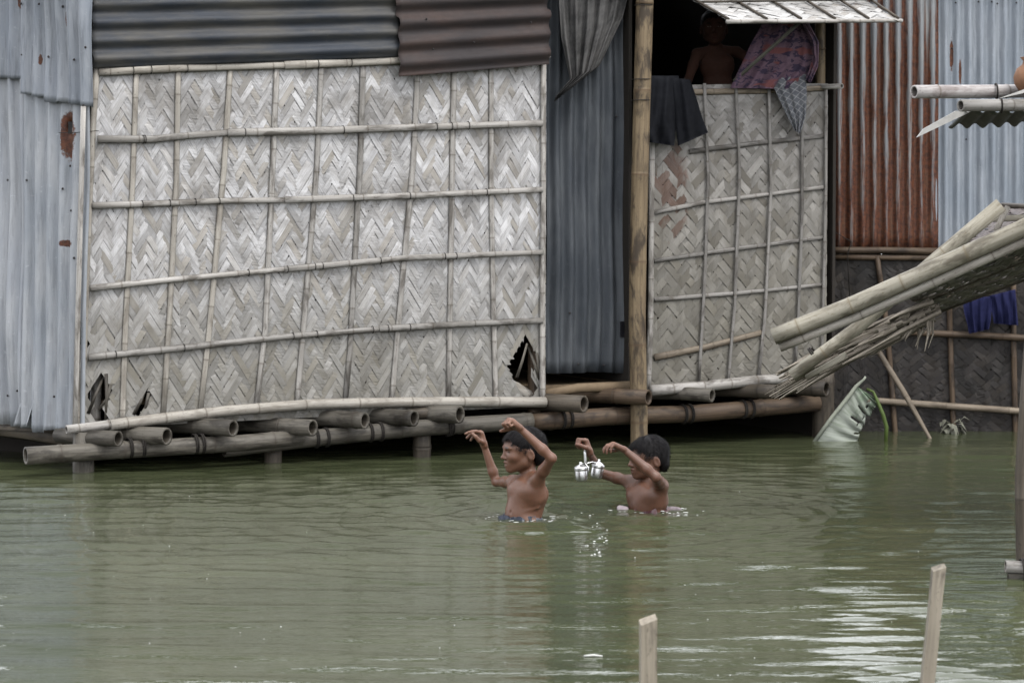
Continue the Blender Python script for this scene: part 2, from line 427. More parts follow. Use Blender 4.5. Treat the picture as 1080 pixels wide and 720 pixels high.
# ------------------------------------------------------------------ signed distance bodies -> one continuous skin
class SDF:
    def __init__(s, lo, hi, h):
        s.h = h; s.lo = np.array(lo, 'f'); s.n = np.ceil((np.array(hi)-np.array(lo))/h).astype(int)+1
        s.F = np.full(s.n, .5, 'f'); s.ax = [s.lo[i]+h*np.arange(s.n[i], dtype='f') for i in range(3)]
    def sub(s, lo, hi):
        a = np.clip(np.floor((np.array(lo)-s.lo)/s.h).astype(int), 0, s.n); b = np.clip(np.ceil((np.array(hi)-s.lo)/s.h).astype(int)+1, 0, s.n)
        sl = tuple(slice(x, y) for x, y in zip(a, b))
        X = s.ax[0][sl[0]][:, None, None]; Y = s.ax[1][sl[1]][None, :, None]; Z = s.ax[2][sl[2]][None, None, :]
        return sl, X, Y, Z
    def blend(s, sl, d, k, op):
        f = s.F[sl]
        if op == 'sub':
            h = np.clip(.5-.5*(f+d)/k, 0, 1); s.F[sl] = f*(1-h)-d*h+k*h*(1-h)
        else:
            h = np.clip(.5+.5*(f-d)/k, 0, 1); s.F[sl] = f*(1-h)+d*h-k*h*(1-h)
    def cone(s, a, b, r1, r2, k=.01, op='add'):
        a = np.array(a, 'f'); b = np.array(b, 'f'); m = max(r1, r2)+k+3*s.h
        sl, X, Y, Z = s.sub(np.minimum(a, b)-m, np.maximum(a, b)+m)
        ab = b-a; L2 = float(ab@ab)+1e-9
        t = np.clip(((X-a[0])*ab[0]+(Y-a[1])*ab[1]+(Z-a[2])*ab[2])/L2, 0, 1)
        d = np.sqrt((X-a[0]-t*ab[0])**2+(Y-a[1]-t*ab[1])**2+(Z-a[2]-t*ab[2])**2)-(r1+(r2-r1)*t)
        s.blend(sl, d, k, op)
    def ell(s, c, R, r, k=.01, op='add'):          # R: three axis vectors, r: three radii
        c = np.array(c, 'f'); m = max(r)+k+3*s.h; sl, X, Y, Z = s.sub(c-m, c+m)
        q = [((X-c[0])*A[0]+(Y-c[1])*A[1]+(Z-c[2])*A[2]) for A in R]
        k0 = np.sqrt(sum((q[i]/r[i])**2 for i in range(3)))+1e-6; k1 = np.sqrt(sum((q[i]/r[i]**2)**2 for i in range(3)))+1e-6
        s.blend(sl, k0*(k0-1)/k1, k, op)
    def mesh(s):
        F = s.F; n = F.shape; h = s.h
        ins = F < 0
        cs = [(i, j, k) for i in (0, 1) for j in (0, 1) for k in (0, 1)]
        def cv(A, o): return A[o[0]:n[0]-1+o[0], o[1]:n[1]-1+o[1], o[2]:n[2]-1+o[2]]
        cnt = sum(cv(ins, o).astype('i1') for o in cs); act = (cnt > 0) & (cnt < 8)
        idx = np.full(act.shape, -1, 'i4'); ijk = np.argwhere(act); idx[act] = np.arange(len(ijk))
        val = np.stack([F[ijk[:, 0]+o[0], ijk[:, 1]+o[1], ijk[:, 2]+o[2]] for o in cs], 1)
        pos = np.zeros((len(ijk), 3)); wt = np.zeros(len(ijk)); oc = np.array(cs, 'f')
        for a in range(8):
            for b in range(a+1, 8):
                if abs(oc[a]-oc[b]).sum() != 1: continue
                m = (val[:, a] < 0) != (val[:, b] < 0); t = np.where(m, val[:, a]/np.where(m, val[:, a]-val[:, b], 1), 0)
                pos += np.where(m[:, None], oc[a]+t[:, None]*(oc[b]-oc[a]), 0); wt += m
        V = (ijk+pos/wt[:, None])*h+s.lo
        Q = []
        for ax in range(3):
            b, c = [(1, 2), (2, 0), (0, 1)][ax]
            sa = [slice(None)]*3; sb = [slice(None)]*3; sa[ax] = slice(0, n[ax]-1); sb[ax] = slice(1, n[ax])
            A, B = ins[tuple(sa)], ins[tuple(sb)]
            e = np.argwhere(A != B); e = e[(e[:, b] > 0) & (e[:, c] > 0) & (e[:, b] < n[b]-1) & (e[:, c] < n[c]-1)]
            fl = A[e[:, 0], e[:, 1], e[:, 2]]
            def g(db, dc):
                z = e.copy(); z[:, b] -= db; z[:, c] -= dc; return idx[z[:, 0], z[:, 1], z[:, 2]]
            q = np.stack([g(1, 1), g(0, 1), g(0, 0), g(1, 0)], 1)
            q[~fl] = q[~fl][:, ::-1]; Q.append(q)
        return V, np.concatenate(Q)

def npmesh(name, V, Q, attrs=None, mat=None):
    me = bpy.data.meshes.new(name); me.vertices.add(len(V)); me.vertices.foreach_set('co', np.asarray(V, 'f').ravel())
    me.loops.add(Q.size); me.loops.foreach_set('vertex_index', Q.ravel().astype('i4'))
    me.polygons.add(len(Q)); me.polygons.foreach_set('loop_start', np.arange(0, Q.size, Q.shape[1], dtype='i4'))
    me.polygons.foreach_set('use_smooth', np.ones(len(Q), bool))
    me.update(calc_edges=True); me.validate()
    for k, (typ, data) in (attrs or {}).items():
        a = me.attributes.new(k, typ, 'POINT'); a.data.foreach_set({'FLOAT': 'value', 'FLOAT_VECTOR': 'vector', 'FLOAT_COLOR': 'color'}[typ], np.asarray(data, 'f').ravel())
    if mat: me.materials.append(mat)
    return me

# ================================================================== THE SETTING: water and mud
BED = -.78
BOY1 = onwater(550, 546); BOY2 = onwater(683, 537)
def water_mat():
    t = NT('murky_flood_water'); pos = t.new('ShaderNodeNewGeometry').outputs['Position']
    n1 = t.noise(t.vmath('MULTIPLY', pos, (7, 26, 1)), 1, 3, .6, .3)
    n2 = t.noise(t.vmath('MULTIPLY', pos, (22, 70, 1)), 1, 2, .6)
    h = t.math('ADD', t.math('MULTIPLY', n1, .0034), t.math('MULTIPLY', n2, .0006))
    silt = t.noise(t.vmath('MULTIPLY', pos, (.5, .9, 1)), 1, 4, .6)
    col = t.mix(t.ramp(silt, .35, .65), (.056, .066, .032), (.073, .083, .043))
    nb = t.new('ShaderNodeBump'); t.set(nb.inputs['Height'], h); nb.inputs['Distance'].default_value = 1.0; nb.inputs['Strength'].default_value = .8
    return t.out(col, .008, nb.outputs[0], 0., IOR=1.333, **{'Specular IOR Level': .5})
def make_water():
    xs = np.linspace(-3.3, 3.3, 221); ys = np.concatenate([np.arange(6.0, 10.5, .013), np.arange(10.5, 17.3, .018)])
    X, Y = np.meshgrid(xs, ys); rg = np.random.RandomState(5)
    wx = sum(.35*np.sin(rg.uniform(.3, 1.6)*X+rg.uniform(.4, 2.2)*Y+rg.uniform(0, 6)) for _ in range(4))
    H = np.zeros_like(X)
    for _ in range(46):
        lam = math.exp(rg.uniform(math.log(.075), math.log(.55))); a = rg.normal(0, .13)+rg.choice([0, 0, .0, .35, -.35])
        kx, ky = 2*math.pi/lam*math.sin(a), 2*math.pi/lam*math.cos(a)
        env = .55+.45*np.sin(rg.uniform(.5, 2.2)*X+rg.uniform(.3, 2.2)*Y+rg.uniform(0, 6))
        H += env*lam/(2*math.pi)*.010*np.sin(kx*X+ky*Y+rg.uniform(0, 6)+wx*rg.uniform(.4, 1.2))
    reg = 1+.6*np.exp(-((X-1.35)/.5)**4-((Y-8.2)/1.6)**2)+.5*np.exp(-((Y-13)/1.6)**2)
    for lam, a, sl in ((.21, .02, .030), (.185, -.05, .024), (.26, .07, .022), (.15, -.02, .016)):
        env = .6+.4*np.sin(rg.uniform(.5, 1.6)*X+rg.uniform(.4, 1.4)*Y+rg.uniform(0, 6))
        H += env*lam/(2*math.pi)*sl*np.sin(2*math.pi/lam*(X*math.sin(a)+Y*math.cos(a))+.9*wx+rg.uniform(0, 6))
    H *= reg
    ch = np.exp(-((X-1.42-.06*(Y-8.2))/.42)**6)*np.clip((11.3-Y)/2.2, 0, 1.2)
    for _ in range(20):
        lam = rg.uniform(.06, .17); a = rg.normal(0, .08); env = np.clip(-.05+np.sin(rg.uniform(3, 8)*X+rg.uniform(1, 6)*Y+rg.uniform(0, 6)), 0, 1)
        H += ch*env*lam/(2*math.pi)*.10*np.sin(2*math.pi/lam*(X*math.sin(a)+Y*math.cos(a))+rg.uniform(0, 6)+wx)
    for c, lam, amp, dec in ((BOY1, .165, .17, 1.5), (BOY2, .14, .16, 1.2), (BOY1+Vector((.08, .02, 0)), .105, .06, .7), (BOY2+Vector((.05, 0, 0)), .095, .06, .6), (BOY1+Vector((.1, .02, 0)), .34, .035, 2.6)):
        r = np.hypot(X-c.x, Y-c.y)+.03*np.sin(2.1*X+1.3*Y)
        H += lam/(2*math.pi)*amp*np.sin(2*math.pi*r/lam)*np.exp(-r/dec)*np.clip((r-.05)/.15, 0, 1)
    ed = np.clip((X+3.3)/.4, 0, 1)*np.clip((3.3-X)/.4, 0, 1)*np.clip((Y-6)/.4, 0, 1)*np.clip((17.3-Y)/.3, 0, 1); H *= ed
    ny, nx = X.shape; V = np.stack([X.ravel(), Y.ravel(), H.ravel()], 1)
    i = (np.arange(ny-1)[:, None]*nx+np.arange(nx-1)).ravel(); Q = np.stack([i, i+1, i+nx+1, i+nx], 1)
    b = len(V); y1 = ys[-1]
    out = np.array([(-150, -60, 0), (150, -60, 0), (150, 240, 0), (-150, 240, 0)], float)
    V = np.concatenate([V, out]); c0, c1, c2, c3 = 0, nx-1, ny*nx-1, (ny-1)*nx
    Q = np.concatenate([Q, [(b, b+1, c1, c0), (b+1, b+2, c2, c1), (b+2, b+3, c3, c2), (b+3, b, c0, c3)]])
    o = obj('water', npmesh('water', V, Q, mat=water_mat())); o['kind'] = 'structure'
make_water()
t = NT('river_mud'); pos = t.new('ShaderNodeNewGeometry').outputs['Position']; nn = t.noise(pos, 1.5, 5)
MUD = t.out(t.mix(nn, (.07, .055, .035), (.11, .085, .055)), .8, t.bump(nn, .5, .05))
g = 26; V = []; F = []
for j in range(g+1):
    for i in range(g+1):
        x, y = -150+300*i/g, -60+300*j/g; V.append((x, y, BED-.0+.02*math.sin(i*1.7)*math.sin(j*2.3) if 0 else BED))
for j in range(g):
    for i in range(g): a = j*(g+1)+i; F.append((a, a+1, a+g+2, a+g+1))
o = obj('riverbed', mesh('riverbed', V, F, mat=MUD)); o['kind'] = 'structure'

# ================================================================== MAIN HOUSE
WL, WR = onwater(88, 497), onwater(868, 461)
UD = (WR-WL); UD.z = 0; ULEN = UD.length; UD.normalize(); ND = UD.cross(ZUP).normalized()
if ND.y > 0: ND = -ND
def W(px, py, off=0.): return onplane(px, py, WL+ND*off, ND)
def uz(px, py, off=0.):
    p = W(px, py, off)-(WL+ND*off); return (p.dot(UD), p.z)
house = thing('bamboo_house', 'flooded hut of woven bamboo walls and corrugated iron on bamboo stilts', 'house', Vector((WL.x, WL.y, BED)))

STRIPL = strip_mat('woven_strip_pale', [(.62, .613, .61), (.44, .43, .418), (.30, .27, .222)], zlo=(.35, 1.3))
STRIPR = strip_mat('woven_strip_grey', [(.37, .355, .335), (.23, .217, .20), (.15, .132, .105)], zlo=(.5, 2.3),  # wide zlo range: shade painted into the lower strips over the muddy tone
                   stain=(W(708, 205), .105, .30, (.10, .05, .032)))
# -- left woven panel
pl_px = [(99, 68), (576, 57), (575, 428), (79, 452)]
wallL = sweep('woven_wall', [W(102, 72, .014), W(98, 130, .015), W(92.5, 250, .015), W(88, 380, .015), W(82, 450, .016)], [.018], PALE, house, nseg=8, flat=(ND, .7), nodes=.33)
wallL['label'] = 'large woven bamboo wall panel with split bamboo battens'
def diamond(px, py, la, lb, th=rad(57)):          # a broken-out patch bounded by whole strips, apex at the pixel
    u, z = uz(px, py); dA = (math.cos(th), math.sin(th)); dB = (-math.cos(th), math.sin(th))
    return [(u, z), (u-dA[0]*la, z-dA[1]*la), (u-dA[0]*la-dB[0]*lb, z-dA[1]*la-dB[1]*lb), (u-dB[0]*lb, z-dB[1]*lb)]
holes = [diamond(106, 389, .15, .13), diamond(104, 420, .1, .1), diamond(153, 409, .15, .06), diamond(554, 355, .20, .15), diamond(556, 385, .13, .13), diamond(91, 354, .03, .05), diamond(466, 386, .02, .035)]
nL = weave(wallL, WL, UD, ZUP, ND, [uz(*p) for p in pl_px], rad(57), .033, 3, STRIPL, holes, seed=11, jit=.14, fill=.99, wander=1.5)
for b in ([(112, 394), (112.5, 420), (111, 446)], [(93, 436), (101, 416), (109, 398)], [(117, 405), (113, 420), (104, 432)], [(141, 437), (148, 424), (153, 411)], [(157, 414), (154, 428), (147, 440)],
          [(545, 398), (551, 380), (556, 362)], [(569, 400), (564, 384), (557, 366)], [(566, 372), (569, 392), (567, 408)]):
    sweep('strip', [W(x, y, .006-.05*(i == 2)*RNG.random()) for i, (x, y) in enumerate(b)], [.011, .007], LOG, wallL, nseg=6, flat=(ND, .15))
VB = [[(144, 70), (140, 190), (132, 350), (129, 444)], [(188, 70), (186, 190), (179, 330), (172, 440)], [(243, 70), (236, 180), (221, 345), (211, 436)],
      [(292, 68), (287, 190), (280, 345), (270, 432)], [(339, 66), (334, 180), (318, 370), (313, 428)], [(383, 66), (380, 170), (369, 370), (364, 426)],
      [(441, 66), (436, 170), (423, 310), (413, 425)], [(479, 66), (477, 170), (475, 310), (473, 425)], [(518, 66), (518, 190), (520, 310), (523, 424)]]
for i, b in enumerate(VB):
    sweep('batten', [W(x, y, .010) for x, y in b], [.0175*RNG.uniform(.85, 1.1), .0165], GREY if i not in (0, 1, 2) else PALE, wallL, nseg=8, flat=(ND, .55), nodes=.3)
sweep('batten', [W(573, 60, .016), W(573, 200, .016), W(572, 330, .016), W(572, 427, .016)], [.017, .018], GREY, wallL, nseg=8, flat=(ND, .8), nodes=.28)
HB = [([(104, 76), (190, 72), (300, 69), (420, 64), (572, 57)], .022, PALE), ([(103, 147), (160, 147), (200, 143), (240, 140), (330, 138), (450, 134), (572, 130)], .021, GREY),
      ([(97, 217), (160, 215), (230, 212), (300, 211), (420, 207), (572, 200)], .0185, GREY), ([(95, 304), (180, 295), (300, 284), (430, 272), (572, 266)], .0175, GREY),
      ([(93, 377), (180, 368), (300, 355), (400, 347), (500, 341), (572, 338)], .019, GREY)]
for pts, r, m in HB:
    k = len(pts)//2                                # two overlapping lengths, tied together
    sweep('batten', [W(x, y, .024) for x, y in pts[:k+1]], [r, r*.85], m, wallL, nseg=8, flat=(ND, .7), nodes=.3)
    sweep('batten', [W(x, y, .027) for x, y in pts[k:]], [r*1.05, r*.9], m, wallL, nseg=8, flat=(ND, .7), nodes=.3)
    for x in RNG.sample(range(120, 560), 7):
        for (xa, ya), (xb, yb) in zip(pts, pts[1:]):
            if xa <= x < xb:
                p = W(x, ya+(yb-ya)*(x-xa)/(xb-xa), .024); lashing(wallL, p, UD, r*1.03, 1, w=.0022)
sweep('bottom_rail', [W(70, 453, .045), W(118, 447, .045)], [.024], GREY, house, nodes=.2, hollow=(True, True))
sweep('bottom_rail', [W(116, 448, .05), W(180, 440, .05), W(240, 433, .05), W(330, 426, .05), W(420, 424, .05), W(500, 423.5, .05), W(575, 424, .05)], [.030, .028, .030], PALE, house, nodes=.27, hollow=(True, True))
# -- right woven panel under the window
pr_px = [(684, 90), (873, 88), (871, 396), (684, 414)]
OLDBAT = bamboo_mat('old_batten', (.30, .285, .265), (.19, .178, .16), (.075, .066, .056), .8)
wallR = sweep('woven_wall', [W(688, 92, .014), W(687, 250, .014), W(686, 345, .014), W(683.5, 413, .014)], [.019], GREY, house, nseg=8, flat=(ND, .7), nodes=.3)
wallR['label'] = 'grey woven bamboo panel with a brown stain below the window'
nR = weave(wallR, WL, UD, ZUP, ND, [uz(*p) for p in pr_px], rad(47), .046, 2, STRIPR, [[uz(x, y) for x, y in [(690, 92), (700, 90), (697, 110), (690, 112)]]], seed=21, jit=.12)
for b in ([(743, 88), (747, 190), (743, 300), (737, 404)], [(776, 86), (780, 180), (775, 320), (768, 402)], [(811, 88), (813, 200), (807, 330), (800, 400)],
          [(846, 90), (846, 220), (842, 330), (838, 398)], [(871, 90), (871, 200), (868, 330), (866, 397)]):
    sweep('batten', [W(x, y, .02) for x, y in b], [.0115, .011], OLDBAT, wallR, nseg=8, flat=(ND, .7), nodes=.27)
for b, r in (([(690, 99), (740, 97), (800, 96), (872, 93)], .022), ([(727, 160), (790, 152), (872, 143)], .018), ([(690, 224), (746, 213), (810, 205), (872, 197)], .017), ([(690, 275), (780, 262), (870, 250)], .016),
             ([(690, 316), (780, 309), (870, 300)], .016), ([(690, 377), (745, 366), (806, 350)], .024)):
    sweep('batten', [W(x, y, .010) for x, y in b], [r*.85, r*.75], OLDBAT if r < .02 else WOODY, wallR, nseg=8, flat=(ND, .6), nodes=.3)
sweep('bottom_rail', [W(686, 412, .05), W(745, 407, .05), W(800, 401, .05), W(838, 398, .05)], [.033, .030], GREY, house, nodes=.24, hollow=(False, True))
# -- iron above the left panel
TINA = tin_mat('iron_grey', (.050, .058, .072), (.105, .10, .09), metal=.03, rough=.55)
def rustB(t, x, ph, z, n1, n2, n3): return t.ramp(t.math('ADD', t.math('MULTIPLY', n1, .8), t.math('MULTIPLY', n3, .4)), .5, .85, .0, .3)
TINB = tin_mat('iron_brown', (.040, .034, .034), (.060, .050, .047), rust=rustB, metal=.02, rough=.65)
corrugated('corrugated_sheet', W(97, 72, .05), W(424, 60, .05), W(97, -30, .05), W(424, -34, .05), ND, 5.3, .015, TINA, house, across=False, rows=60, phase=.5, seed=4, dent=.012)
s2 = corrugated('corrugated_sheet', W(420, 81, .078), W(579, 68, .078), W(418, -30, .078), W(577, -34, .078), ND, 5.2, .014, TINB, house, across=False, rows=26, phase=.35, seed=5, dent=.008, ragged=.012)
s2['label'] = 'rusty brown corrugated sheet over the edge of the panel'
nails(s2, [W(457, 52, .092), W(500, 45, .092), W(420+30, 20, .092), W(560, 24, .092)], ND)
# -- recessed iron in the doorway
TINC = tin_mat('iron_slate', (.058, .066, .076), (.108, .117, .126), metal=.05, rough=.5)
s3 = corrugated('corrugated_sheet', W(576, 394, -.10), W(664, 393, -.10), W(576, -30, -.10), W(664, -30, -.10), ND, 6.3, .017, TINC, house, rows=30, seed=6, dent=.008, phase=.2)
nails(s3, [W(x, y, -.085) for x, y in ((650, 123), (610, 384), (637, 385), (601, 330), (645, 372))], ND, .007)
box('latch_plate', W(658, 347, -.07), .045, .01, .09, plain('latch_iron', (.03, .03, .035), .5, .5), house, Matrix.Rotation(math.atan2(UD.y, UD.x), 4, 'Z'))
# -- iron on the side wall round the corner
SD = Vector((-math.cos(rad(38)), math.sin(rad(38)), 0)); SN = Vector((-math.sin(rad(38)), -math.cos(rad(38)), 0)); SC0 = W(86, 450)
def SW(px, py, off=0.): return onplane(px, py, SC0+SN*off, SN)
TIND = tin_mat('iron_blue', (.26, .285, .32), (.35, .37, .395), metal=.2, rough=.5, spots=[(.33, .42, .012, .05), (.12, .2, .008, .03)], streak=.5)
L2W = (SW(90, 457)-SW(26, 452)).length
def sp(px, py):                                   # pixel to sheet coordinates of the lower right sheet
    p = SW(px, py); a = SW(26, 452); e = (SW(90, 457)-a).normalized(); return ((p-a).dot(e), p.z-a.z)
h1 = sp(65, 133); h2 = sp(67, 256)
TINE = tin_mat('iron_blue_pale', (.33, .355, .385), (.43, .445, .46), metal=.15, rough=.48, spots=[(h1[0]+.005, h1[1]-.04, .055, .13), (h2[0], h2[1], .05, .02)])
TINF = tin_mat('iron_blue_plain', (.36, .38, .41), (.45, .465, .48), metal=.15, rough=.5, spots=[(.17, 1.2, .015, .035), (.09, .42, .01, .03)])
corrugated('corrugated_sheet', SW(-25, 446), SW(33, 450), SW(-25, 60), SW(33, 66), SN, 4.6, .018, TINF, house, rows=24, seed=8, dent=.012, ragged=.012)
sL2 = corrugated('corrugated_sheet', SW(26, 452, .014), SW(90, 457, .014), SW(28, 70, .014), SW(96, 70, .014), SN, 5.2, .017, TINE, house, rows=60, seed=9, dent=.012, holes=[(h1[0], h1[1], .012, .045), (h1[0]+.006, h1[1]+.02, .014, .02)], ragged=.012)
sL2['label'] = 'pale blue corrugated sheet with a rusted hole'
corrugated('corrugated_sheet', SW(-25, 82, .03), SW(28, 84, .03), SW(-25, -30, .03), SW(28, -30, .03), SN, 4.2, .018, TIND, house, rows=24, seed=10, dent=.010)
sU2 = corrugated('corrugated_sheet', SW(25, 101, .042), SW(96, 113, .042), SW(25, -30, .042), SW(97, -30, .042), SN, 5.6, .018, TIND, house, rows=24, seed=12, ragged=.012, dent=.010)
nails(sU2, [SW(x, y, .055) for x, y in ((22, 4), (41, 4.5), (66, 7), (23, 58), (51, 60), (78, 63), (90, 50), (88, 111), (76, 6))], SN, .007)
nails(sL2, [SW(x, y, .028) for x, y in ((74, 175), (28, 190), (66, 199), (75, 222), (78, 272), (8, 190), (57, 418), (80, 390), (18, 412), (8, 417), (79, 410))], SN, .007)
flap = corrugated('torn_flap', SW(17, 449, .02), SW(31, 449, .03), SW(24, 425, .018), SW(39, 421, .02), SN, 1.0, .02, TINF, house, rows=6, seed=14, ragged=.0)
sweep('corner_board', [SW(88, 112, .05), SW(84, 260, .05), SW(79, 456, .05)], [.020], GREY, house, nseg=8, flat=(SN, .4))
quadboard('under_shade_board', [SW(-90, 440, -.55), SW(70, 445, -.55), Vector((*SW(70, 445, -.55).xy, -.1)), Vector((*SW(-90, 440, -.55).xy, -.1))], SN, .02, INNER, house)  # dark board added to stand in for the shade under the floor
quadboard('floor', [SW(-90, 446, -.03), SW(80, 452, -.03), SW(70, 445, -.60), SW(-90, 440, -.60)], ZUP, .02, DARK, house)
sweep('sill_plank', [SW(-25, 449, -.075), SW(30, 456, -.075), SW(74, 464, -.075)], [.042], DARK, house, nseg=8, flat=(SN, .5))
sweep('wire', [SW(62, 140, .03), SW(80, 140, .06), W(104, 138, .05)], [.0022], CORD, house, nseg=5)
# -- posts, beams and joists
sweep('floor_beam', [W(27, 480.5, .10), W(150, 473, .10), W(255, 467, .10), W(318, 461, .09)], [.047, .044], LOG, house, nodes=.42, hollow=(True, False), nseg=14)
bm2 = sweep('floor_beam', [W(236, 473, .07), W(340, 461, .07), W(440, 451, .07), W(560, 444, .07)], [.046, .048], LOG, house, nodes=.4, hollow=(True, True), nseg=14)
bm3 = sweep('floor_beam', [W(560, 445, .02), W(640, 439, .02), W(730, 436, .02), W(862, 425, .02)], [.052, .050], BROWN, house, nodes=.45, hollow=(True, True), nseg=14)
for x, y, b in ((137, 472, 0), (150, 471, 0), (206, 468, 0), (213, 467.5, 0), (333, 462, 1), (344, 461, 1), (390, 456, 1), (401, 455, 1), (472, 450, 1), (475, 449, 1), (592, 442, 2), (600, 441, 2), (720, 436.5, 2), (727, 436, 2), (783, 431.5, 2), (791, 431, 2)):
    lashing(house, W(x, y, (.10, .07, .02)[b]), UD, .051 if b < 2 else .056, 2, w=.005)
jr = (UD*.52+ND*.85).normalized()                 # the joists run out askew, their sawn ends towards the water
for x, y, r, m, ln in ((125, 462.5, .042, LOG, .32), (176, 460, .047, LOG, .45), (246, 451.5, .046, LOG, .5), (330, 451, .046, LOG, .55), (385, 443.5, .046, LOG, .45), (437, 441, .046, LOG, .45), (485, 437, .050, LOG, .35),
                       (616, 426, .050, DARK, .45), (684, 419, .045, BROWN, .3), (751, 417, .040, LOG, .3), (819, 413, .042, DARK, .3), (872, 410, .048, DARK, .3)):
    p = W(x, y, .22); sweep('joist', wob(p-jr*(.85 if x > 130 else .42), p, .005, 4), [r*.95, r], m, house, nodes=.36, hollow=(False, True), nseg=14)
for x, y0, y1, r, m, off in ((88, 455, 497, .056, LOG, .02), (288, 458, 483, .047, DARK, -.02), (445, 430, 476, .050, DARK, .02), (563, 350, 470, .036, BROWN, -.08), (868, 392, 459, .065, DARK, -.03)):
    p = W(x, y1, off); top = W(x+RNG.uniform(-1, 1), y0, off); sweep('post', [Vector((p.x, p.y, BED-.05)), Vector((p.x, p.y, .02)), top], [r*1.03, r], m, house, nodes=.5, nseg=14, hollow=(False, True))
sweep('timber_block', [W(432, 437, .06), W(462, 434, .06)], [.035], DARK, house, nseg=6)
pole = [W(681, -40, .10), W(679, 40, .10), W(676, 140, .10), W(673, 260, .10), W(672, 340, .10), W(674, 440, .10)]
pole.append(Vector((pole[-1].x, pole[-1].y, BED-.05)))
dp = sweep('door_post', pole, [.050, .049, .050], TAN, house, nodes=.46, nseg=18, node_h=1.04); dp['label'] = 'tall thick yellow bamboo pole at the doorway'
for y in (6, 84, 106): lashing(dp, W(679-y*.03, y, .10), ZUP, .053, 1, w=.0028)
sweep('corner_post', [W(865, -30, -.06), W(865, 200, -.06), W(866, 460, -.06)], [.032], TAN, house, nodes=.4)
sweep('threshold_plank', [W(574, 415, -.02), W(610, 409, -.02), W(664, 407, -.02)], [.026, .030], PLANK, house, nseg=8, flat=(ND, .6))
sweep('brace', [W(527, 400, -.06), W(545, 408, -.06), W(570, 424, -.06)], [.028], PALE, house, nseg=8, flat=(ND, .4), nodes=.3)
sweep('post', [Vector((*W(100, 445, -.12).xy, .2)), W(102, 380, -.12)], [.03], GREY, house, nodes=.3)
sweep('rail_end', [W(884-4, 91, .16)-ND*.2, W(888, 91, .16)], [.016], GREY, house, hollow=(False, True))
# -- inside and roof
fz = .36; D0, D1 = -.13, -2.3; U0, U1 = .08, ULEN+.02
def H(u, off, z): return WL+UD*u+ND*off+ZUP*z
quadboard('floor', [H(U0, D0-.02, fz), H(U1, D0-.02, fz), H(U1, D1, fz), H(U0, D1, fz)], ZUP, .03, PLANK, house)
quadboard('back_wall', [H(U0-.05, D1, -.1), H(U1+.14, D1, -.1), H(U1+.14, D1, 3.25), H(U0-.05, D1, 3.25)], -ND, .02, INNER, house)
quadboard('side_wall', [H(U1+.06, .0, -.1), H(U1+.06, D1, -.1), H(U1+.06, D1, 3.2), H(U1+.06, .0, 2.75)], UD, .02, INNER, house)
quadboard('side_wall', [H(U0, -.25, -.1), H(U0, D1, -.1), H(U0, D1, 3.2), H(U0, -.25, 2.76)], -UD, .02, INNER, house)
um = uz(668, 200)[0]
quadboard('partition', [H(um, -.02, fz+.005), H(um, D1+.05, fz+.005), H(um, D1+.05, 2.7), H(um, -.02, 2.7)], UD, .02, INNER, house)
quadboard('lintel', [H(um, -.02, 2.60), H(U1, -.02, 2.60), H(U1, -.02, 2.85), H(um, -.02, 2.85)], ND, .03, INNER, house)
corrugated('roof_sheet', H(-.35, .16, 2.74), H(ULEN+.12, .16, 2.78), H(-.35, D1-.1, 3.42), H(ULEN+.12, D1-.1, 3.46), ZUP, 60, .010, TIND, house, rows=6, seed=15)
quadboard('sleeping_platform', [H(um+.1, -.35, 1.33), H(U1-.05, -.35, 1.33), H(U1-.05, -1.5, 1.33), H(um+.1, -1.5, 1.33)], ZUP, .04, PLANK, house)
for u_ in (um+.16, U1-.12):
    for f_ in (-.4, -1.42): sweep('platform_leg', [H(u_, f_, fz-.01), H(u_, f_, 1.31)], [.03], TAN, house, nodes=.4)
# -- window flap propped open
hA, hB = W(712, -9, .0), W(893, -14, .0); oA, oB = W(768, 23, .50), W(947, 22, .50)
AU = (oB-oA).normalized(); AV = ((hA-oA)-AU*(hA-oA).dot(AU)).normalized(); AN = AU.cross(AV).normalized()
if AN.z < 0: AN = -AN
def a2(p): return ((p-oA).dot(AU), (p-oA).dot(AV))
STRIPW = strip_mat('window_flap_strip', [(.55, .54, .52), (.42, .41, .39), (.3, .27, .23)], vary=.15)
flapw = sweep('window_flap', [oA-AU*.01, oB+AU*.03], [.013, .011], GREY, house, nodes=.3, nseg=8); flapw['label'] = 'woven bamboo window flap propped open'
weave(flapw, oA+AN*.006, AU, AV, AN, [a2(oA), a2(oB), a2(hB), a2(hA)], rad(38), .045, 2, STRIPW, seed=31, jit=.2, fill=.9)
for g in (0., .22, .42, .62, .82, 1.):
    sweep('rib', [oA.lerp(oB, g)+AN*.016, hA.lerp(hB, g)+AN*.016], [.0085], DARK, flapw, nseg=6)
sweep('rib', [oA.lerp(hA, .5)+AN*.026, oB.lerp(hB, .5)+AN*.026], [.007], DARK, flapw, nseg=6)
sweep('prop_stick', [W(774, 86, .06), W(843, 24, .34)], [.011], bamboo_mat('prop_stick', (.13, .125, .10), (.09, .085, .07), (.05, .05, .04)), house, nseg=8)

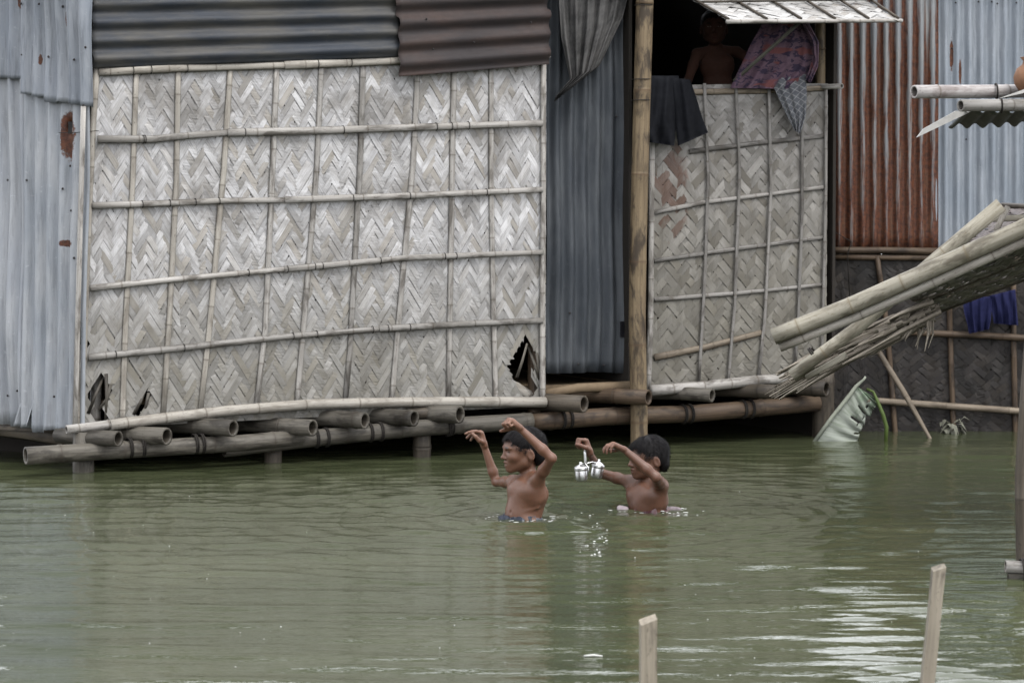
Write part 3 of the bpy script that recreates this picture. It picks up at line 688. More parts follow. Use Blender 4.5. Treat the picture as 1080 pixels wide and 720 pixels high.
# ================================================================== HOUSE BEHIND ON THE RIGHT
YB = 16.45; BN = Vector((0, -1, 0))
def B(px, py, off=0.): return at(px, py, YB-off)
tin = thing('tin_house', 'rust streaked corrugated iron house with dark mat skirting beside the bamboo hut', 'house', Vector((B(980, 450).x, YB, BED)))
def rustR(t, x, ph, z, n1, n2, n3):
    lane = t.noise(t.comb(t.math('MULTIPLY', x, 13.2), 3.1, 0.), 1, 2, .8)
    top = t.math('ADD', t.math('MULTIPLY', lane, 3.4), t.math('MULTIPLY', n2, .5))
    a = t.ramp(t.math('SUBTRACT', t.math('ADD', top, .02), z), -.1, .35)
    side = t.ramp(t.math('ADD', t.math('ADD', ph, t.math('MULTIPLY', t.math('SUBTRACT', n2, .5), 4.2)), t.math('SUBTRACT', z, 1.12)), 1.1, -.3)
    return t.math('MULTIPLY', a, side)
TINR = tin_mat('iron_rusted', (.27, .285, .30), (.34, .34, .33), rust=rustR, metal=.25, rough=.55)
TING = tin_mat('iron_galvanised', (.28, .315, .355), (.36, .39, .425), metal=.15, rough=.5, spots=[(.11, 1.26, .012, .10), (.16, 1.15, .01, .08)])
sr = corrugated('corrugated_sheet', B(879, 266), B(990, 266), B(879, -30), B(990, -30), BN, 9, .013, TINR, tin, rows=16, seed=16, phase=.5); sr['label'] = 'corrugated sheet streaked with red rust'
corrugated('corrugated_sheet', B(872, 270, -.02), B(884, 270, -.02), B(870, -30, -.02), B(884, -30, -.02), BN, 1, .009, TING, tin, rows=10, seed=17)
sg = corrugated('corrugated_sheet', B(985, 274, -.016), B(1105, 278, -.016), B(985, -30, -.016), B(1105, -30, -.016), BN, 9.6, .013, TING, tin, rows=16, seed=18)
nails(sg, [B(x, y, .005) for x, y in ((1004, 51), (1032, 2), (1052, 4), (1072, 3), (1008, 3), (1046, 2), (1019, 147))], BN)
corrugated('corrugated_sheet', B(1100, 278), B(1290, 278), B(1100, -30), B(1290, -30), BN, 15, .010, TING, tin, rows=10, seed=19)
corrugated('roof_sheet', at(860, -34, YB-.08), at(1300, -34, YB-.08), at(860, -34, YB-.08)+Vector((0, 2.6, .5)), at(1300, -34, YB-.08)+Vector((0, 2.6, .5)), ZUP, 34, .01, TING, tin, rows=4, seed=20)
STRIPD = strip_mat('woven_strip_dark', [(.042, .036, .031), (.026, .022, .020), (.058, .049, .040)], stainc=(.018, .017, .016), vary=.35)
skirt = sweep('mat_skirting', [B(876, 271, .015), B(985, 272, .015), B(1100, 274, .015)], [.019], BROWN, tin, nodes=.4, nseg=8); skirt['label'] = 'dark woven mat skirting reaching into the water'
BO = Vector((B(876, 268).x, YB, 0))
def b2(px, py): p = B(px, py); return (p.x-BO.x, p.z)
weave(skirt, BO, Vector((1, 0, 0)), ZUP, BN, [(0, -.12), (b2(1115, 300)[0], -.12), b2(1115, 266), (0, b2(876, 266)[1])], rad(42), .038, 2, STRIPD, seed=41, jit=.15)
sweep('rail', [B(876, 264, .025), B(930, 264, .025), B(992, 265, .025)], [.021], BROWN, tin, nodes=.35, hollow=(True, True))
for b in ([(925, 270), (936, 350), (944, 455)], [(1000, 270), (1002, 350), (1006, 462)], [(1069, 270), (1069, 350), (1071, 462)]):
    pts = [B(x, y, .02) for x, y in b]; pts.append(Vector((pts[-1].x, pts[-1].y, BED))); sweep('batten', pts, [.017], BROWN, skirt, nseg=8, nodes=.35)
sweep('batten', [B(900, 347, .045), B(972, 351, .045), B(1040, 354, .045), B(1110, 358, .045)], [.021], BROWN, skirt, nseg=8, nodes=.4)
sweep('batten', [B(900, 421, .045), B(930, 423, .045), B(1000, 428, .045), B(1110, 436, .045)], [.021], WOODY, skirt, nseg=8, nodes=.4)
quadboard('back_wall', [B(866, 270, -.03)*1, B(1290, 270, -.03), Vector((B(1290, 270, -.03).x, YB+.03, -.15)), Vector((B(866, 270, -.03).x, YB+.03, -.15))], BN, .02, INNER, tin)
for x in (870, 990, 1112, 1285): p = B(x, 300, -.09); sweep('post', [Vector((p.x, p.y, BED-.05)), Vector((p.x, p.y, 2.62))], [.04], DARK, tin)
sweep('hanging_wire', [B(872, 240, .06), B(898, 255, .05), B(894, 268, .05), B(896, 312, .04)], [.003], CORD, tin, nseg=5)

# ================================================================== CLOTH
def cloth_mat(name, cols, pattern=None, rough=.85, namt=.3):
    t = NT(name); v = t.attr('bc'); n = t.noise(t.vmath('MULTIPLY', v, (30, 30, 30)), 1, 4, .6); x, y, z = t.sep(v)
    col = t.mix(t.ramp(n, .3, .7), cols[0], cols[1])
    if pattern == 'plaid':
        for s_ in (t.math('ADD', x, z), t.math('SUBTRACT', x, z)):
            f = t.math('FRACT', t.math('MULTIPLY', s_, 26.)); col = t.mix(t.ramp(f, .82, .9, 0, .6), col, cols[2])
    if pattern == 'print':
        m = t.noise(t.vmath('MULTIPLY', v, (14, 1, 26)), 1, 3, .7, .6); k = t.noise(t.vmath('MULTIPLY', v, (5, 1, 13)), 1, 2, .5, .3)
        col = t.mix(t.ramp(m, .5, .56), col, cols[2]); col = t.mix(t.ramp(k, .56, .62), col, cols[3])
    if pattern == 'dirt':
        m = t.noise(t.vmath('MULTIPLY', v, (9, 1, 4)), 1, 6, .75); col = t.mix(t.ramp(m, .45, .62, 0, .8), col, cols[2])
    return t.out(col, rough, t.bump(t.noise(t.vmath('MULTIPLY', v, (400, 1, 400)), 1, 2), .3, .001), **{'Specular IOR Level': .08})
def drape(left, right, place, folds=4, depth=.01, bulge=.0, th=.004, ns=26, nt=24, seed=1, taper=True):
    """closed sheet of cloth between two pixel edges; place(px,py,off) gives the point, off is towards the viewer"""
    rg = random.Random(seed)
    def ev(L, t):
        f = t*(len(L)-1); i = min(int(f), len(L)-2); g = f-i
        a, b = L[i], L[i+1]; return (a[0]+(b[0]-a[0])*g, a[1]+(b[1]-a[1])*g)
    ph = [rg.uniform(0, 6) for _ in range(4)]
    V = []; F = []; bc = []
    Wd = (place(*right[len(right)//2], 0)-place(*left[len(left)//2], 0)).length; Ht = (place(*left[-1], 0)-place(*left[0], 0)).length
    for side in (1, 0):
        for j in range(nt+1):
            for i in range(ns+1):
                s, t = i/ns, j/nt; a = ev(left, t); b = ev(right, t)
                px = a[0]+(b[0]-a[0])*s; py = a[1]+(b[1]-a[1])*s
                w = math.sin(2*math.pi*folds*s+ph[0]+1.4*math.sin(3*t+ph[1]))+.45*math.sin(2*math.pi*folds*2.3*s+ph[2]+2*t)+.25*math.sin(9*t+5*s+ph[3])
                off = depth*w*(.55+.45*t if taper else 1)+bulge*math.sin(math.pi*s)*math.sin(math.pi*min(1, .15+t*.85))
                edge = 0 if i in (0, ns) or j in (0, nt) else th
                V.append(place(px, py, off+(edge if side else -edge))); bc.append((s*Wd, 0, t*Ht))
    n1 = (ns+1)*(nt+1)
    for j in range(nt):
        for i in range(ns):
            a = j*(ns+1)+i; q = (a, a+ns+1, a+ns+2, a+1); F.append(q); F.append(tuple(x+n1 for x in q[::-1]))
    rim = [i for i in range(ns+1)]+[(j+1)*(ns+1)-1 for j in range(1, nt+1)]+[nt*(ns+1)+i for i in range(ns-1, -1, -1)]+[j*(ns+1) for j in range(nt-1, 0, -1)]
    for a, b in zip(rim, rim[1:]+rim[:1]): F.append((a, b, b+n1, a+n1))
    return V, F, bc
def cloth(name, panels, mat, parent=None):
    V = []; F = []; bc = []
    for (v, f, b) in panels:
        k = len(V); V += v; F += [tuple(i+k for i in q) for q in f]; bc += b
    o0 = V[0].copy(); me = mesh(name, [p-o0 for p in V], F, {'bc': ('FLOAT_VECTOR', bc)}, mat=mat)
    return obj(name, me, None, parent, Matrix.Translation(o0))
def PW(base): return lambda px, py, off: W(px, py, base+off)
o = cloth('curtain', [drape([(588, -25), (592, 40), (601, 84), (586, 102)], [(668, -25), (657, 18), (632, 70), (584, 108)], PW(.0), 5, .022, .02, seed=3, ns=50, taper=False)],
          cloth_mat('curtain_cloth', [(.14, .136, .13), (.095, .092, .09), (.03, .03, .03)], 'dirt'))
tag(o, 'dirty grey curtain gathered to one side in the doorway', 'curtain')
o = cloth('shorts', [drape([(687, 80), (686, 110), (684, 135), (685, 150)], [(716, 80), (714, 110), (713, 135), (711, 154)], PW(.10), 1.3, .016, .030, th=.005, seed=4, ns=34),
                     drape([(708, 82), (711, 110), (712, 130), (715, 154)], [(728, 84), (735, 105), (741, 125), (747, 140)], PW(.105), 1.2, .016, .030, th=.005, seed=5, ns=34)],
          cloth_mat('black_cloth', [(.006, .0065, .009), (.011, .012, .015)]))
tag(o, 'black shorts hung over the window sill beside the bamboo pole', 'shorts')
o = cloth('printed_cloth', [drape([(806, 22), (792, 46), (781, 70), (770, 93)], [(852, 20), (861, 45), (861, 70), (842, 94)], PW(.07), 4, .016, .05, th=.006, seed=6, ns=40, nt=36),
                            drape([(842, 22), (852, 40), (858, 60), (850, 84)], [(853, 24), (864, 45), (863, 70), (855, 88)], PW(.10), 2, .01, .03, th=.006, seed=9)],
          cloth_mat('printed_cloth', [(.12, .075, .105), (.17, .11, .14), (.05, .038, .065), (.19, .075, .075)], 'print'))
tag(o, 'purple and pink printed cloth bundled in the window', 'cloth')
o = cloth('scarf', [drape([(812, 84), (822, 105), (832, 126), (838, 138)], [(850, 78), (851, 100), (850, 122), (844, 141)], PW(.075), 3, .010, .015, seed=7)],
          cloth_mat('plaid_cloth', [(.15, .155, .165), (.10, .105, .12), (.36, .36, .36)], 'plaid'))
tag(o, 'grey plaid scarf hanging over the window sill', 'scarf')
def PB(base): return lambda px, py, off: B(px, py, base+off)
o = cloth('shirt', [drape([(1015, 316), (1017, 330), (1020, 341), (1022, 352)], [(1046, 312), (1046, 325), (1045, 338), (1043, 347)], PB(.10), 3, .014, .02, seed=8),
                    drape([(1043, 312), (1045, 322), (1047, 334), (1048, 341)], [(1071, 305), (1072, 318), (1073, 332), (1074, 343)], PB(.105), 3, .014, .02, seed=10)],
          cloth_mat('blue_cloth', [(.010, .012, .045), (.016, .018, .062)]))
tag(o, 'dark blue shirt drying in front of the dark mat wall', 'shirt')
sweep('clothes_line', [B(985, 309, .10), B(1030, 312.5, .10), B(1110, 305, .10)], [.0035], CORD, tin, nseg=5)

# ================================================================== SHED ROOF ON THE RIGHT, NEARER THE CAMERA
shedb = onwater(1180, 600)
shed = thing('lean_to_shed', 'leaning shed with bamboo rafters, frayed woven mat and tin roof edge', 'shed', Vector((at(1180, 400, 11).x, 11.3, BED)))
sA = [at(815.5, 355, 11.65), at(900, 321, 11.6), at(985, 283, 11.5), at(1080, 240, 11.4), at(1250, 165, 11.2)]
sweep('rafter', sA, [.037, .038], CREAM, shed, nodes=.30, nseg=16, hollow=(True, False), node_h=1.03)
sweep('rafter', [p+Vector((.03, .022, -.047)) for p in sA], [.022, .023], PALE, shed, nodes=.34, nseg=12, hollow=(True, False), node_h=1.03)
sweep('rafter', [at(835, 396, 11.95), at(905, 345, 11.9), at(975, 284, 11.8), at(1056, 216, 11.75)], [.028, .031, .034], CREAM, shed, nodes=.42, nseg=14, hollow=(True, True), node_h=1.03)
lashing(shed, at(858, 373, 11.95), (at(905, 345, 11.9)-at(835, 396, 11.95)), .032, 2, w=.004)
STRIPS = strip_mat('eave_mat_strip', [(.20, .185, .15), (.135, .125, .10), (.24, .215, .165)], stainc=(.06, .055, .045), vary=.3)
def plane_mat(name, c3, more, theta, p, k, mat_, seed, fill, skip, ribs=()):
    a, b, c = c3; X = (b-a).normalized(); n = X.cross(c-a).normalized(); Yv = n.cross(X)
    f = lambda q: ((q-a).dot(X), (q-a).dot(Yv))
    poly = [f(q) for q in more]
    first = None
    for (q0, q1, r) in ribs:
        o = sweep(name if first is None else 'rib', [q0, q1], [r], DARK, shed if first is None else first, nseg=7, nodes=.3)
        first = first or o
    weave(first, a, X, Yv, n, poly, theta, p, k, mat_, seed=seed, fill=fill, skip=skip, jit=.25)
    return first
m1, m2, m3 = at(950, 311, 11.98), at(1110, 240, 11.6), at(1110, 292, 12.6)
m4 = m1+(m3-m2); e = (m2-m1)
m4 = onplane(988, 329, m1, (e).cross(m3-m2).normalized())
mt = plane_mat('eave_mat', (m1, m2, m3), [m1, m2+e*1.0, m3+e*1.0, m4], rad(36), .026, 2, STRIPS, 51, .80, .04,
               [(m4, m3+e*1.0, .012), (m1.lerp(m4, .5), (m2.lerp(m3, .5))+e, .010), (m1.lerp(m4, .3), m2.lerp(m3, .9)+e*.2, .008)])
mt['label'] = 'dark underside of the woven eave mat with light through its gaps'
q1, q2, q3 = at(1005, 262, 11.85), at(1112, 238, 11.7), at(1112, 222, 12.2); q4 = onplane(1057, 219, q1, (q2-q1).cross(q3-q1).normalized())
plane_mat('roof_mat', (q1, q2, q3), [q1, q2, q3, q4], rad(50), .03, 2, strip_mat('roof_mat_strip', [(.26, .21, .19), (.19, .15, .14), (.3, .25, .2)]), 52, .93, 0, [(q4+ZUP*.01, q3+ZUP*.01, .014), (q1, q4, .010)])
sweep('slat', [at(1046, 231, 12.0), at(1120, 228, 12.0)], [.014], CREAM, shed, nseg=8, flat=(Vector((0, -1, 0)), .5))
sweep('slat', [at(1050, 244, 11.9), at(1063, 218, 11.95)], [.013], PALE, shed, nseg=8, flat=(Vector((0, -1, 0)), .5))
def fringe():                                     # torn dry leaf blades along the end of the mat
    rg = random.Random(77); V = []; F = []; bc = []; o0 = at(985, 330, 11.9)
    def blade(pts, w):
        b = len(V); tot = 0
        for i, p in enumerate(pts):
            d = (pts[min(i+1, len(pts)-1)]-pts[max(i-1, 0)]).normalized(); sd = d.cross(Vector((rg.uniform(-.3, .3), -1, rg.uniform(-.3, .3)))).normalized()
            ww = w*(1-.75*(i/(len(pts)-1))**2)
            V.append(p-o0+sd*ww); V.append(p-o0-sd*ww); V.append(p-o0+Vector((0, -.0025, .0015))); bc.extend([(ww, 0, i*.1), (-ww, 0, i*.1), (0, 0, i*.1)])
        for i in range(len(pts)-1):
            x = b+3*i; F.extend([(x, x+2, x+5, x+3), (x+2, x+1, x+4, x+5), (x+1, x, x+3, x+4)])
    for i in range(190):
        f = rg.random(); x = 992-112*f+rg.uniform(-5, 5); y = 318+52*f+rg.uniform(-6, 16); dx = rg.uniform(28, 85); k_ = rg.uniform(.40, .62)
        Y = rg.uniform(12.0, 12.25); a = at(x, y, Y); e = at(x-dx, y+dx*k_, Y+rg.uniform(-.05, .05))
        m = a.lerp(e, .5)+Vector((0, 0, rg.uniform(-.006, .008))); blade([a, m, e], rg.uniform(.003, .019))
    for i in range(11):
        a = at(rg.uniform(958, 990), rg.uniform(330, 342), rg.uniform(12.0, 12.1)); e = a+Vector((rg.uniform(-.10, .02), 0, -rg.uniform(.06, .16))); blade([a, a.lerp(e, .5)+Vector((.01, 0, 0)), e], rg.uniform(.005, .012))
    o = obj('thatch_fringe', mesh('thatch_fringe', V, F, {'bc': ('FLOAT_VECTOR', bc)}, mat=bamboo_mat('dry_blades', (.42, .37, .30), (.30, .26, .205), (.13, .11, .085), .6, gs=.5)), None, shed, Matrix.Translation(o0))
    o['kind'] = 'stuff'
fringe()
sweep('slat', [at(850, 398, 11.98), at(893, 374, 11.98)], [.012, .016], CREAM, shed, nseg=8, flat=(Vector((0, -1, 0)), .3))
# tin edge and poles above
pt1 = sweep('roof_pole', [at(964, 97, 11.5), at(1051, 96.5, 11.72), at(1250, 94, 12.3)], [.029, .030], bamboo_mat('bleached_bamboo', (.42, .40, .385), (.29, .265, .25), (.14, .11, .10), .75), shed, nodes=.34, nseg=14, hollow=(True, False), node_h=1.08)
sweep('roof_pole', [at(1013, 111.5, 11.45), at(1056, 111, 11.55), at(1250, 110, 12.1)], [.026, .028], GREY, shed, nodes=.36, nseg=14, hollow=(True, False))
for x, y, Y, r in ((1051, 96.5, 11.7, .033), (1056, 111, 11.55, .031)): lashing(shed, at(x, y, Y), Vector((1, 0, 0)), r, 1, w=.0045)
TINS = tin_mat('iron_shed', (.17, .18, .17), (.22, .225, .21), metal=.2, rough=.6)
corrugated('roof_sheet', at(1000, 133, 12.45), at(1250, 127, 12.45), at(1018, 117, 11.6), at(1250, 112, 11.6), ZUP, 15, .012, TINS, shed, rows=4, seed=23, phase=.3)
PAINT = plain('white_paint', (.60, .585, .55), .6)
quadboard('fascia_board', [at(967, 145, 11.62), at(974, 136, 11.62), at(1008, 117, 11.62), at(1025, 117.5, 11.62)], Vector((0, -1, 0)), .02, PAINT, shed)
quadboard('fascia_board', [at(1054, 104, 11.45), at(1090, 91, 11.45), at(1120, 84, 11.45), at(1120, 92, 11.45), at(1090, 96, 11.45)], Vector((0, -1, 0)), .02, PAINT, shed)
npb = onwater(1079.5, 607)
sweep('post', [Vector((npb.x, npb.y, BED-.05)), npb, at(1078, 500, npb.y), at(1084, 410, npb.y), at(1110, 80, npb.y+.6)], [.028, .028, .026], DARK, shed, nodes=.5, nseg=12)
sweep('mooring_pole', [at(1060.5, 597, 10.0), at(1120, 600, 10.0), at(1300, 604, 10.1)], [.024], GREY, shed, nodes=.4, nseg=12, hollow=(True, False))
sweep('mooring_pole', [at(1063, 609, 10.0), at(1120, 611, 10.0), at(1300, 615, 10.1)], [.020], LOG, shed, nodes=.4, nseg=12, hollow=(True, False))
lashing(shed, at(1079, 603, 10.0), Vector((1, 0, 0)), .05, 2, w=.004)
for x, Y in ((1235, 11.2), (1235, 12.5)):
    p = at(x, 300, Y); sweep('post', [Vector((p.x, p.y, BED-.05)), Vector((p.x, p.y, 1.86))], [.04], DARK, shed, nodes=.5)
def lathe(name, prof, mat, parent, M, n=20):
    V = [(r*math.cos(2*math.pi*k/n), r*math.sin(2*math.pi*k/n), z) for r, z in prof for k in range(n)]
    F = [(i*n+k, i*n+(k+1) % n, (i+1)*n+(k+1) % n, (i+1)*n+k) for i in range(len(prof)-1) for k in range(n)]
    F += [tuple(range(n))[::-1], tuple((len(prof)-1)*n+k for k in range(n))]
    return obj(name, mesh(name, V, F, mat=mat), None, parent, M)
cp = at(1092, 95, 11.62)
o = lathe('clay_pot', [(.03, 0), (.06, .015), (.083, .05), (.088, .08), (.075, .115), (.05, .135), (.046, .15), (.06, .165), (.055, .166), (.04, .15), (.04, .05)], plain('terracotta', (.27, .14, .08), .7), None, Matrix.Translation(cp+Vector((0, .04, -.022))))
tag(o, 'round terracotta pot standing on the bamboo roof poles', 'pot')

# ================================================================== SMALL THINGS IN THE WATER
def leaf():
    Y = 15.78
    L = [(858, 467), (878, 440), (897, 416), (905, 408), (912, 413)]; R = [(903, 468), (908, 455), (914, 440), (925, 428), (927, 421)]
    n, m = 40, 22; V = []; F = []; bc = []; rg = random.Random(4); holes = [(.72, .62, .045, .05), (.62, .72, .03, .05), (.33, .8, .035, .035), (.45, .9, .03, .03), (.8, .5, .03, .025), (.2, .55, .018, .02)]
    def ev(P, t): f = t*(len(P)-1); i = min(int(f), len(P)-2); g = f-i; return (P[i][0]+(P[i+1][0]-P[i][0])*g, P[i][1]+(P[i+1][1]-P[i][1])*g)
    for i in range(n+1):
        for j in range(m+1):
            t, s = i/n, j/m; a, b = ev(L, t), ev(R, t); rag = (rg.uniform(-2.2, 1.6)+2.2*math.sin(t*23)) if j == m else 0
            sag = 5*math.sin(math.pi*s)*(1-t*.4); rag += -3.2*max(0, math.sin(t*41))**6*(s > .8)*(s-.8)*5
            px, py = a[0]+(b[0]-a[0])*s, a[1]+(b[1]-a[1])*s+sag*.3+rag
            V.append(at(px, py, Y+.05*s-.02*math.sin(math.pi*s)+.010*math.sin(t*47+s*4)*(s+.2)+.03*t)); bc.append((s*.3, t*.4, 0))
    for i in range(n):
        for j in range(m):
            t, s = (i+.5)/n, (j+.5)/m
            if any(((t-h[0])/h[2])**2+((s-h[1])/h[3])**2 < 1 for h in holes): continue
            if math.sin(t*38+.6) > .90 and s > .62+.25*math.sin(t*11): continue
            a = i*(m+1)+j; F.append((a, a+1, a+m+2, a+m+1))
    t = NT('withered_leaf'); v = t.attr('bc'); x, y, z = t.sep(v)
    nz = t.noise(t.vmath('MULTIPLY', v, (12, 9, 1)), 1, 4, .6)
    f = t.ramp(t.math('ADD', t.math('MULTIPLY', y, 1.6), t.math('MULTIPLY', nz, .9)), .72, 1.05)
    col = t.mix(t.math('MULTIPLY', f, .8), (.33, .355, .305), (.10, .17, .085))
    col = t.mix(t.ramp(t.noise(t.vmath('MULTIPLY', v, (5, 90, 1)), 1, 4), .46, .62, 0, .6), col, (.19, .22, .16))
    lm = t.out(col, .6, t.bump(t.noise(t.vmath('MULTIPLY', v, (6, 170, 1)), 1, 2), .5, .003))
    root = thing('banana_leaf', 'withered pale banana leaf drooping into the water beside the hut', 'leaf', onwater(895, 465))
    o0 = V[0].copy(); o = obj('blade', mesh('blade', [p-o0 for p in V], F, {'bc': ('FLOAT_VECTOR', bc)}, mat=lm), None, root, Matrix.Translation(o0))
    sd = o.modifiers.new('t', 'SOLIDIFY'); sd.thickness = .003
    gr = plain('leaf_stalk', (.085, .125, .03), .5); pale = plain('leaf_rib', (.33, .35, .28), .6)
    sweep('midrib', [at(858, 467, Y-.01), at(878, 439, Y-.01), at(897, 415.5, Y), at(903, 407, Y), at(911, 400, Y), at(913, 397, Y)], [.012, .012, .011, .013, .006], pale, root, nseg=8)
    sweep('stalk', [at(914, 410, Y+.05), at(921, 413, Y+.04), at(926, 424, Y+.03), at(931, 436, Y), at(935, 450, Y), at(934, 472, Y)], [.007, .010, .012, .012, .011], gr, root, nseg=8)
leaf()
sp0 = onwater(981, 462.5)
o = sweep('leaning_stick', [sp0+Vector((.07, -.02, -.12)), sp0, at(953, 413, 16.2), at(925, 368, 16.36)], [.008, .014, .018, .017], WOODY, None, nseg=8, nodes=.4)
tag(o, 'split grey bamboo stick leaning against the dark mat wall', 'stick')
def clump():
    rg = random.Random(9); V = []; F = []; c = B(1004, 457, .10); c.z = 0
    for i in range(34):
        a = rg.uniform(0, 6.28); p = c+Vector((rg.gauss(0, .03), rg.gauss(0, .02), rg.uniform(.0, .07))); d = Vector((math.cos(a)*.8, math.sin(a)*.5-.2, rg.uniform(-.7, .5))).normalized(); l = rg.uniform(.04, .09)
        sd = d.cross(ZUP).normalized()*rg.uniform(.010, .022); b = len(V); m = p+d*l*.5+ZUP*.01
        e = p+d*l-ZUP*.03
        V += [p, m+sd, m-sd, e, m+ZUP*.006]; F += [(b, b+1, b+4), (b, b+4, b+2), (b+1, b+3, b+4), (b+4, b+3, b+2)]
    o0 = c.copy(); o = obj('leaf_clump', mesh('leaf_clump', [v-o0 for v in V], F, mat=plain('dry_leaf', (.20, .20, .155), .7, nscale=20, namt=.6)), None, None, Matrix.Translation(o0))
    tag(o, 'small clump of dead leaves caught on the mat wall batten', 'leaves')
clump()
def stake(name, top, low, w, d, label):
    ax = (top-low).normalized(); p1 = low+ax*((BED-.05-low.z)/ax.z)
    X = Vector((1, .15, 0)); X = (X-ax*X.dot(ax)).normalized(); Yv = ax.cross(X)
    V = []; F = []; bc = []; n = 14; L = (top-p1).length
    prof = [(-1, -1), (.25, -1.05), (.34, -.85), (.42, -1.0), (1, -.95), (1, 1), (-1, 1)]
    for i in range(n+1):
        c = p1.lerp(top, i/n)
        for a, b in prof:
            j = 1+.03*math.sin(i*2.1+a*3)
            V.append(c+X*(a*w/2*j)+Yv*(-b*d/2*j)+(ax*(.008*a-.006*b) if i == n else Vector())); bc.append((a*w/2, b*d/2, i/n*L))
    k = len(prof)
    for i in range(n):
        for q in range(k): a = i*k+q; b = i*k+(q+1) % k; F.append((a, b, b+k, a+k))
    F += [tuple(range(k))[::-1], tuple(n*k+q for q in range(k))]
    o0 = p1.copy(); o = obj(name, mesh(name, [v-o0 for v in V], F, {'bc': ('FLOAT_VECTOR', bc)}, smooth=False, mat=STAKE), None, None, Matrix.Translation(o0))
    tag(o, label, 'stake')
stake('wooden_stake', at(683.5, 653, 7.2), at(683.5, 720, 7.2), .044, .03, 'short upright split wooden stake standing alone in open water')
stake('wooden_stake', at(990, 598, 7.25), at(978, 720, 7.2), .034, .024, 'slanting wooden stake in the bright water near the shed post')
p = onwater(626, 692)
o = sweep('floating_chip', [p+Vector((-.030, 0, .002)), p+Vector((0, .002, .004)), p+Vector((.028, -.004, .002))], [.003, .004, .003], plain('white_chip', (.7, .7, .66), .6), None, nseg=6, dense=.02)
tag(o, 'small white chip floating near the upright stake', 'chip')

# ================================================================== PEOPLE
def skin_mat(name='wet_skin', rough=.30, spec=.28):
    t = NT(name); c = t.attr('col', 'Color'); pos = t.new('ShaderNodeTexCoord').outputs['Object']
    n = t.noise(pos, 55, 4, .6); m = t.noise(pos, 9, 3, .5)
    col = t.mix(t.ramp(n, .3, .75, 0, .22), c, t.mix(1., c, (.45, .40, .38), 'MULTIPLY'))
    col = t.mix(t.ramp(m, .4, .7, 0, .18), col, t.mix(1., col, (1.3, 1.1, 1.05), 'MULTIPLY'))
    r = t.math('ADD', t.math('MULTIPLY', n, .3), rough)
    return t.out(col, r, t.bump(n, .12, .001), 0., **{'Subsurface Weight': .12, 'Subsurface Scale': .006, 'Subsurface Radius': (1., .4, .25), 'Specular IOR Level': spec})
SKIN = skin_mat(); SKIN_DRY = skin_mat('dry_skin', .6, .06)
t = NT('black_hair'); pos = t.new('ShaderNodeTexCoord').outputs['Object']; n = t.noise(pos, 70, 3, .6)
HAIR = t.out(t.mix(n, (.005, .0045, .005), (.012, .010, .010)), .5, t.bump(n, .5, .003), **{'Specular IOR Level': .07})
def nrm(v): v = np.array(v, float); return v/np.linalg.norm(v)
def npv(v): return np.array((v[0], v[1], v[2]), float)

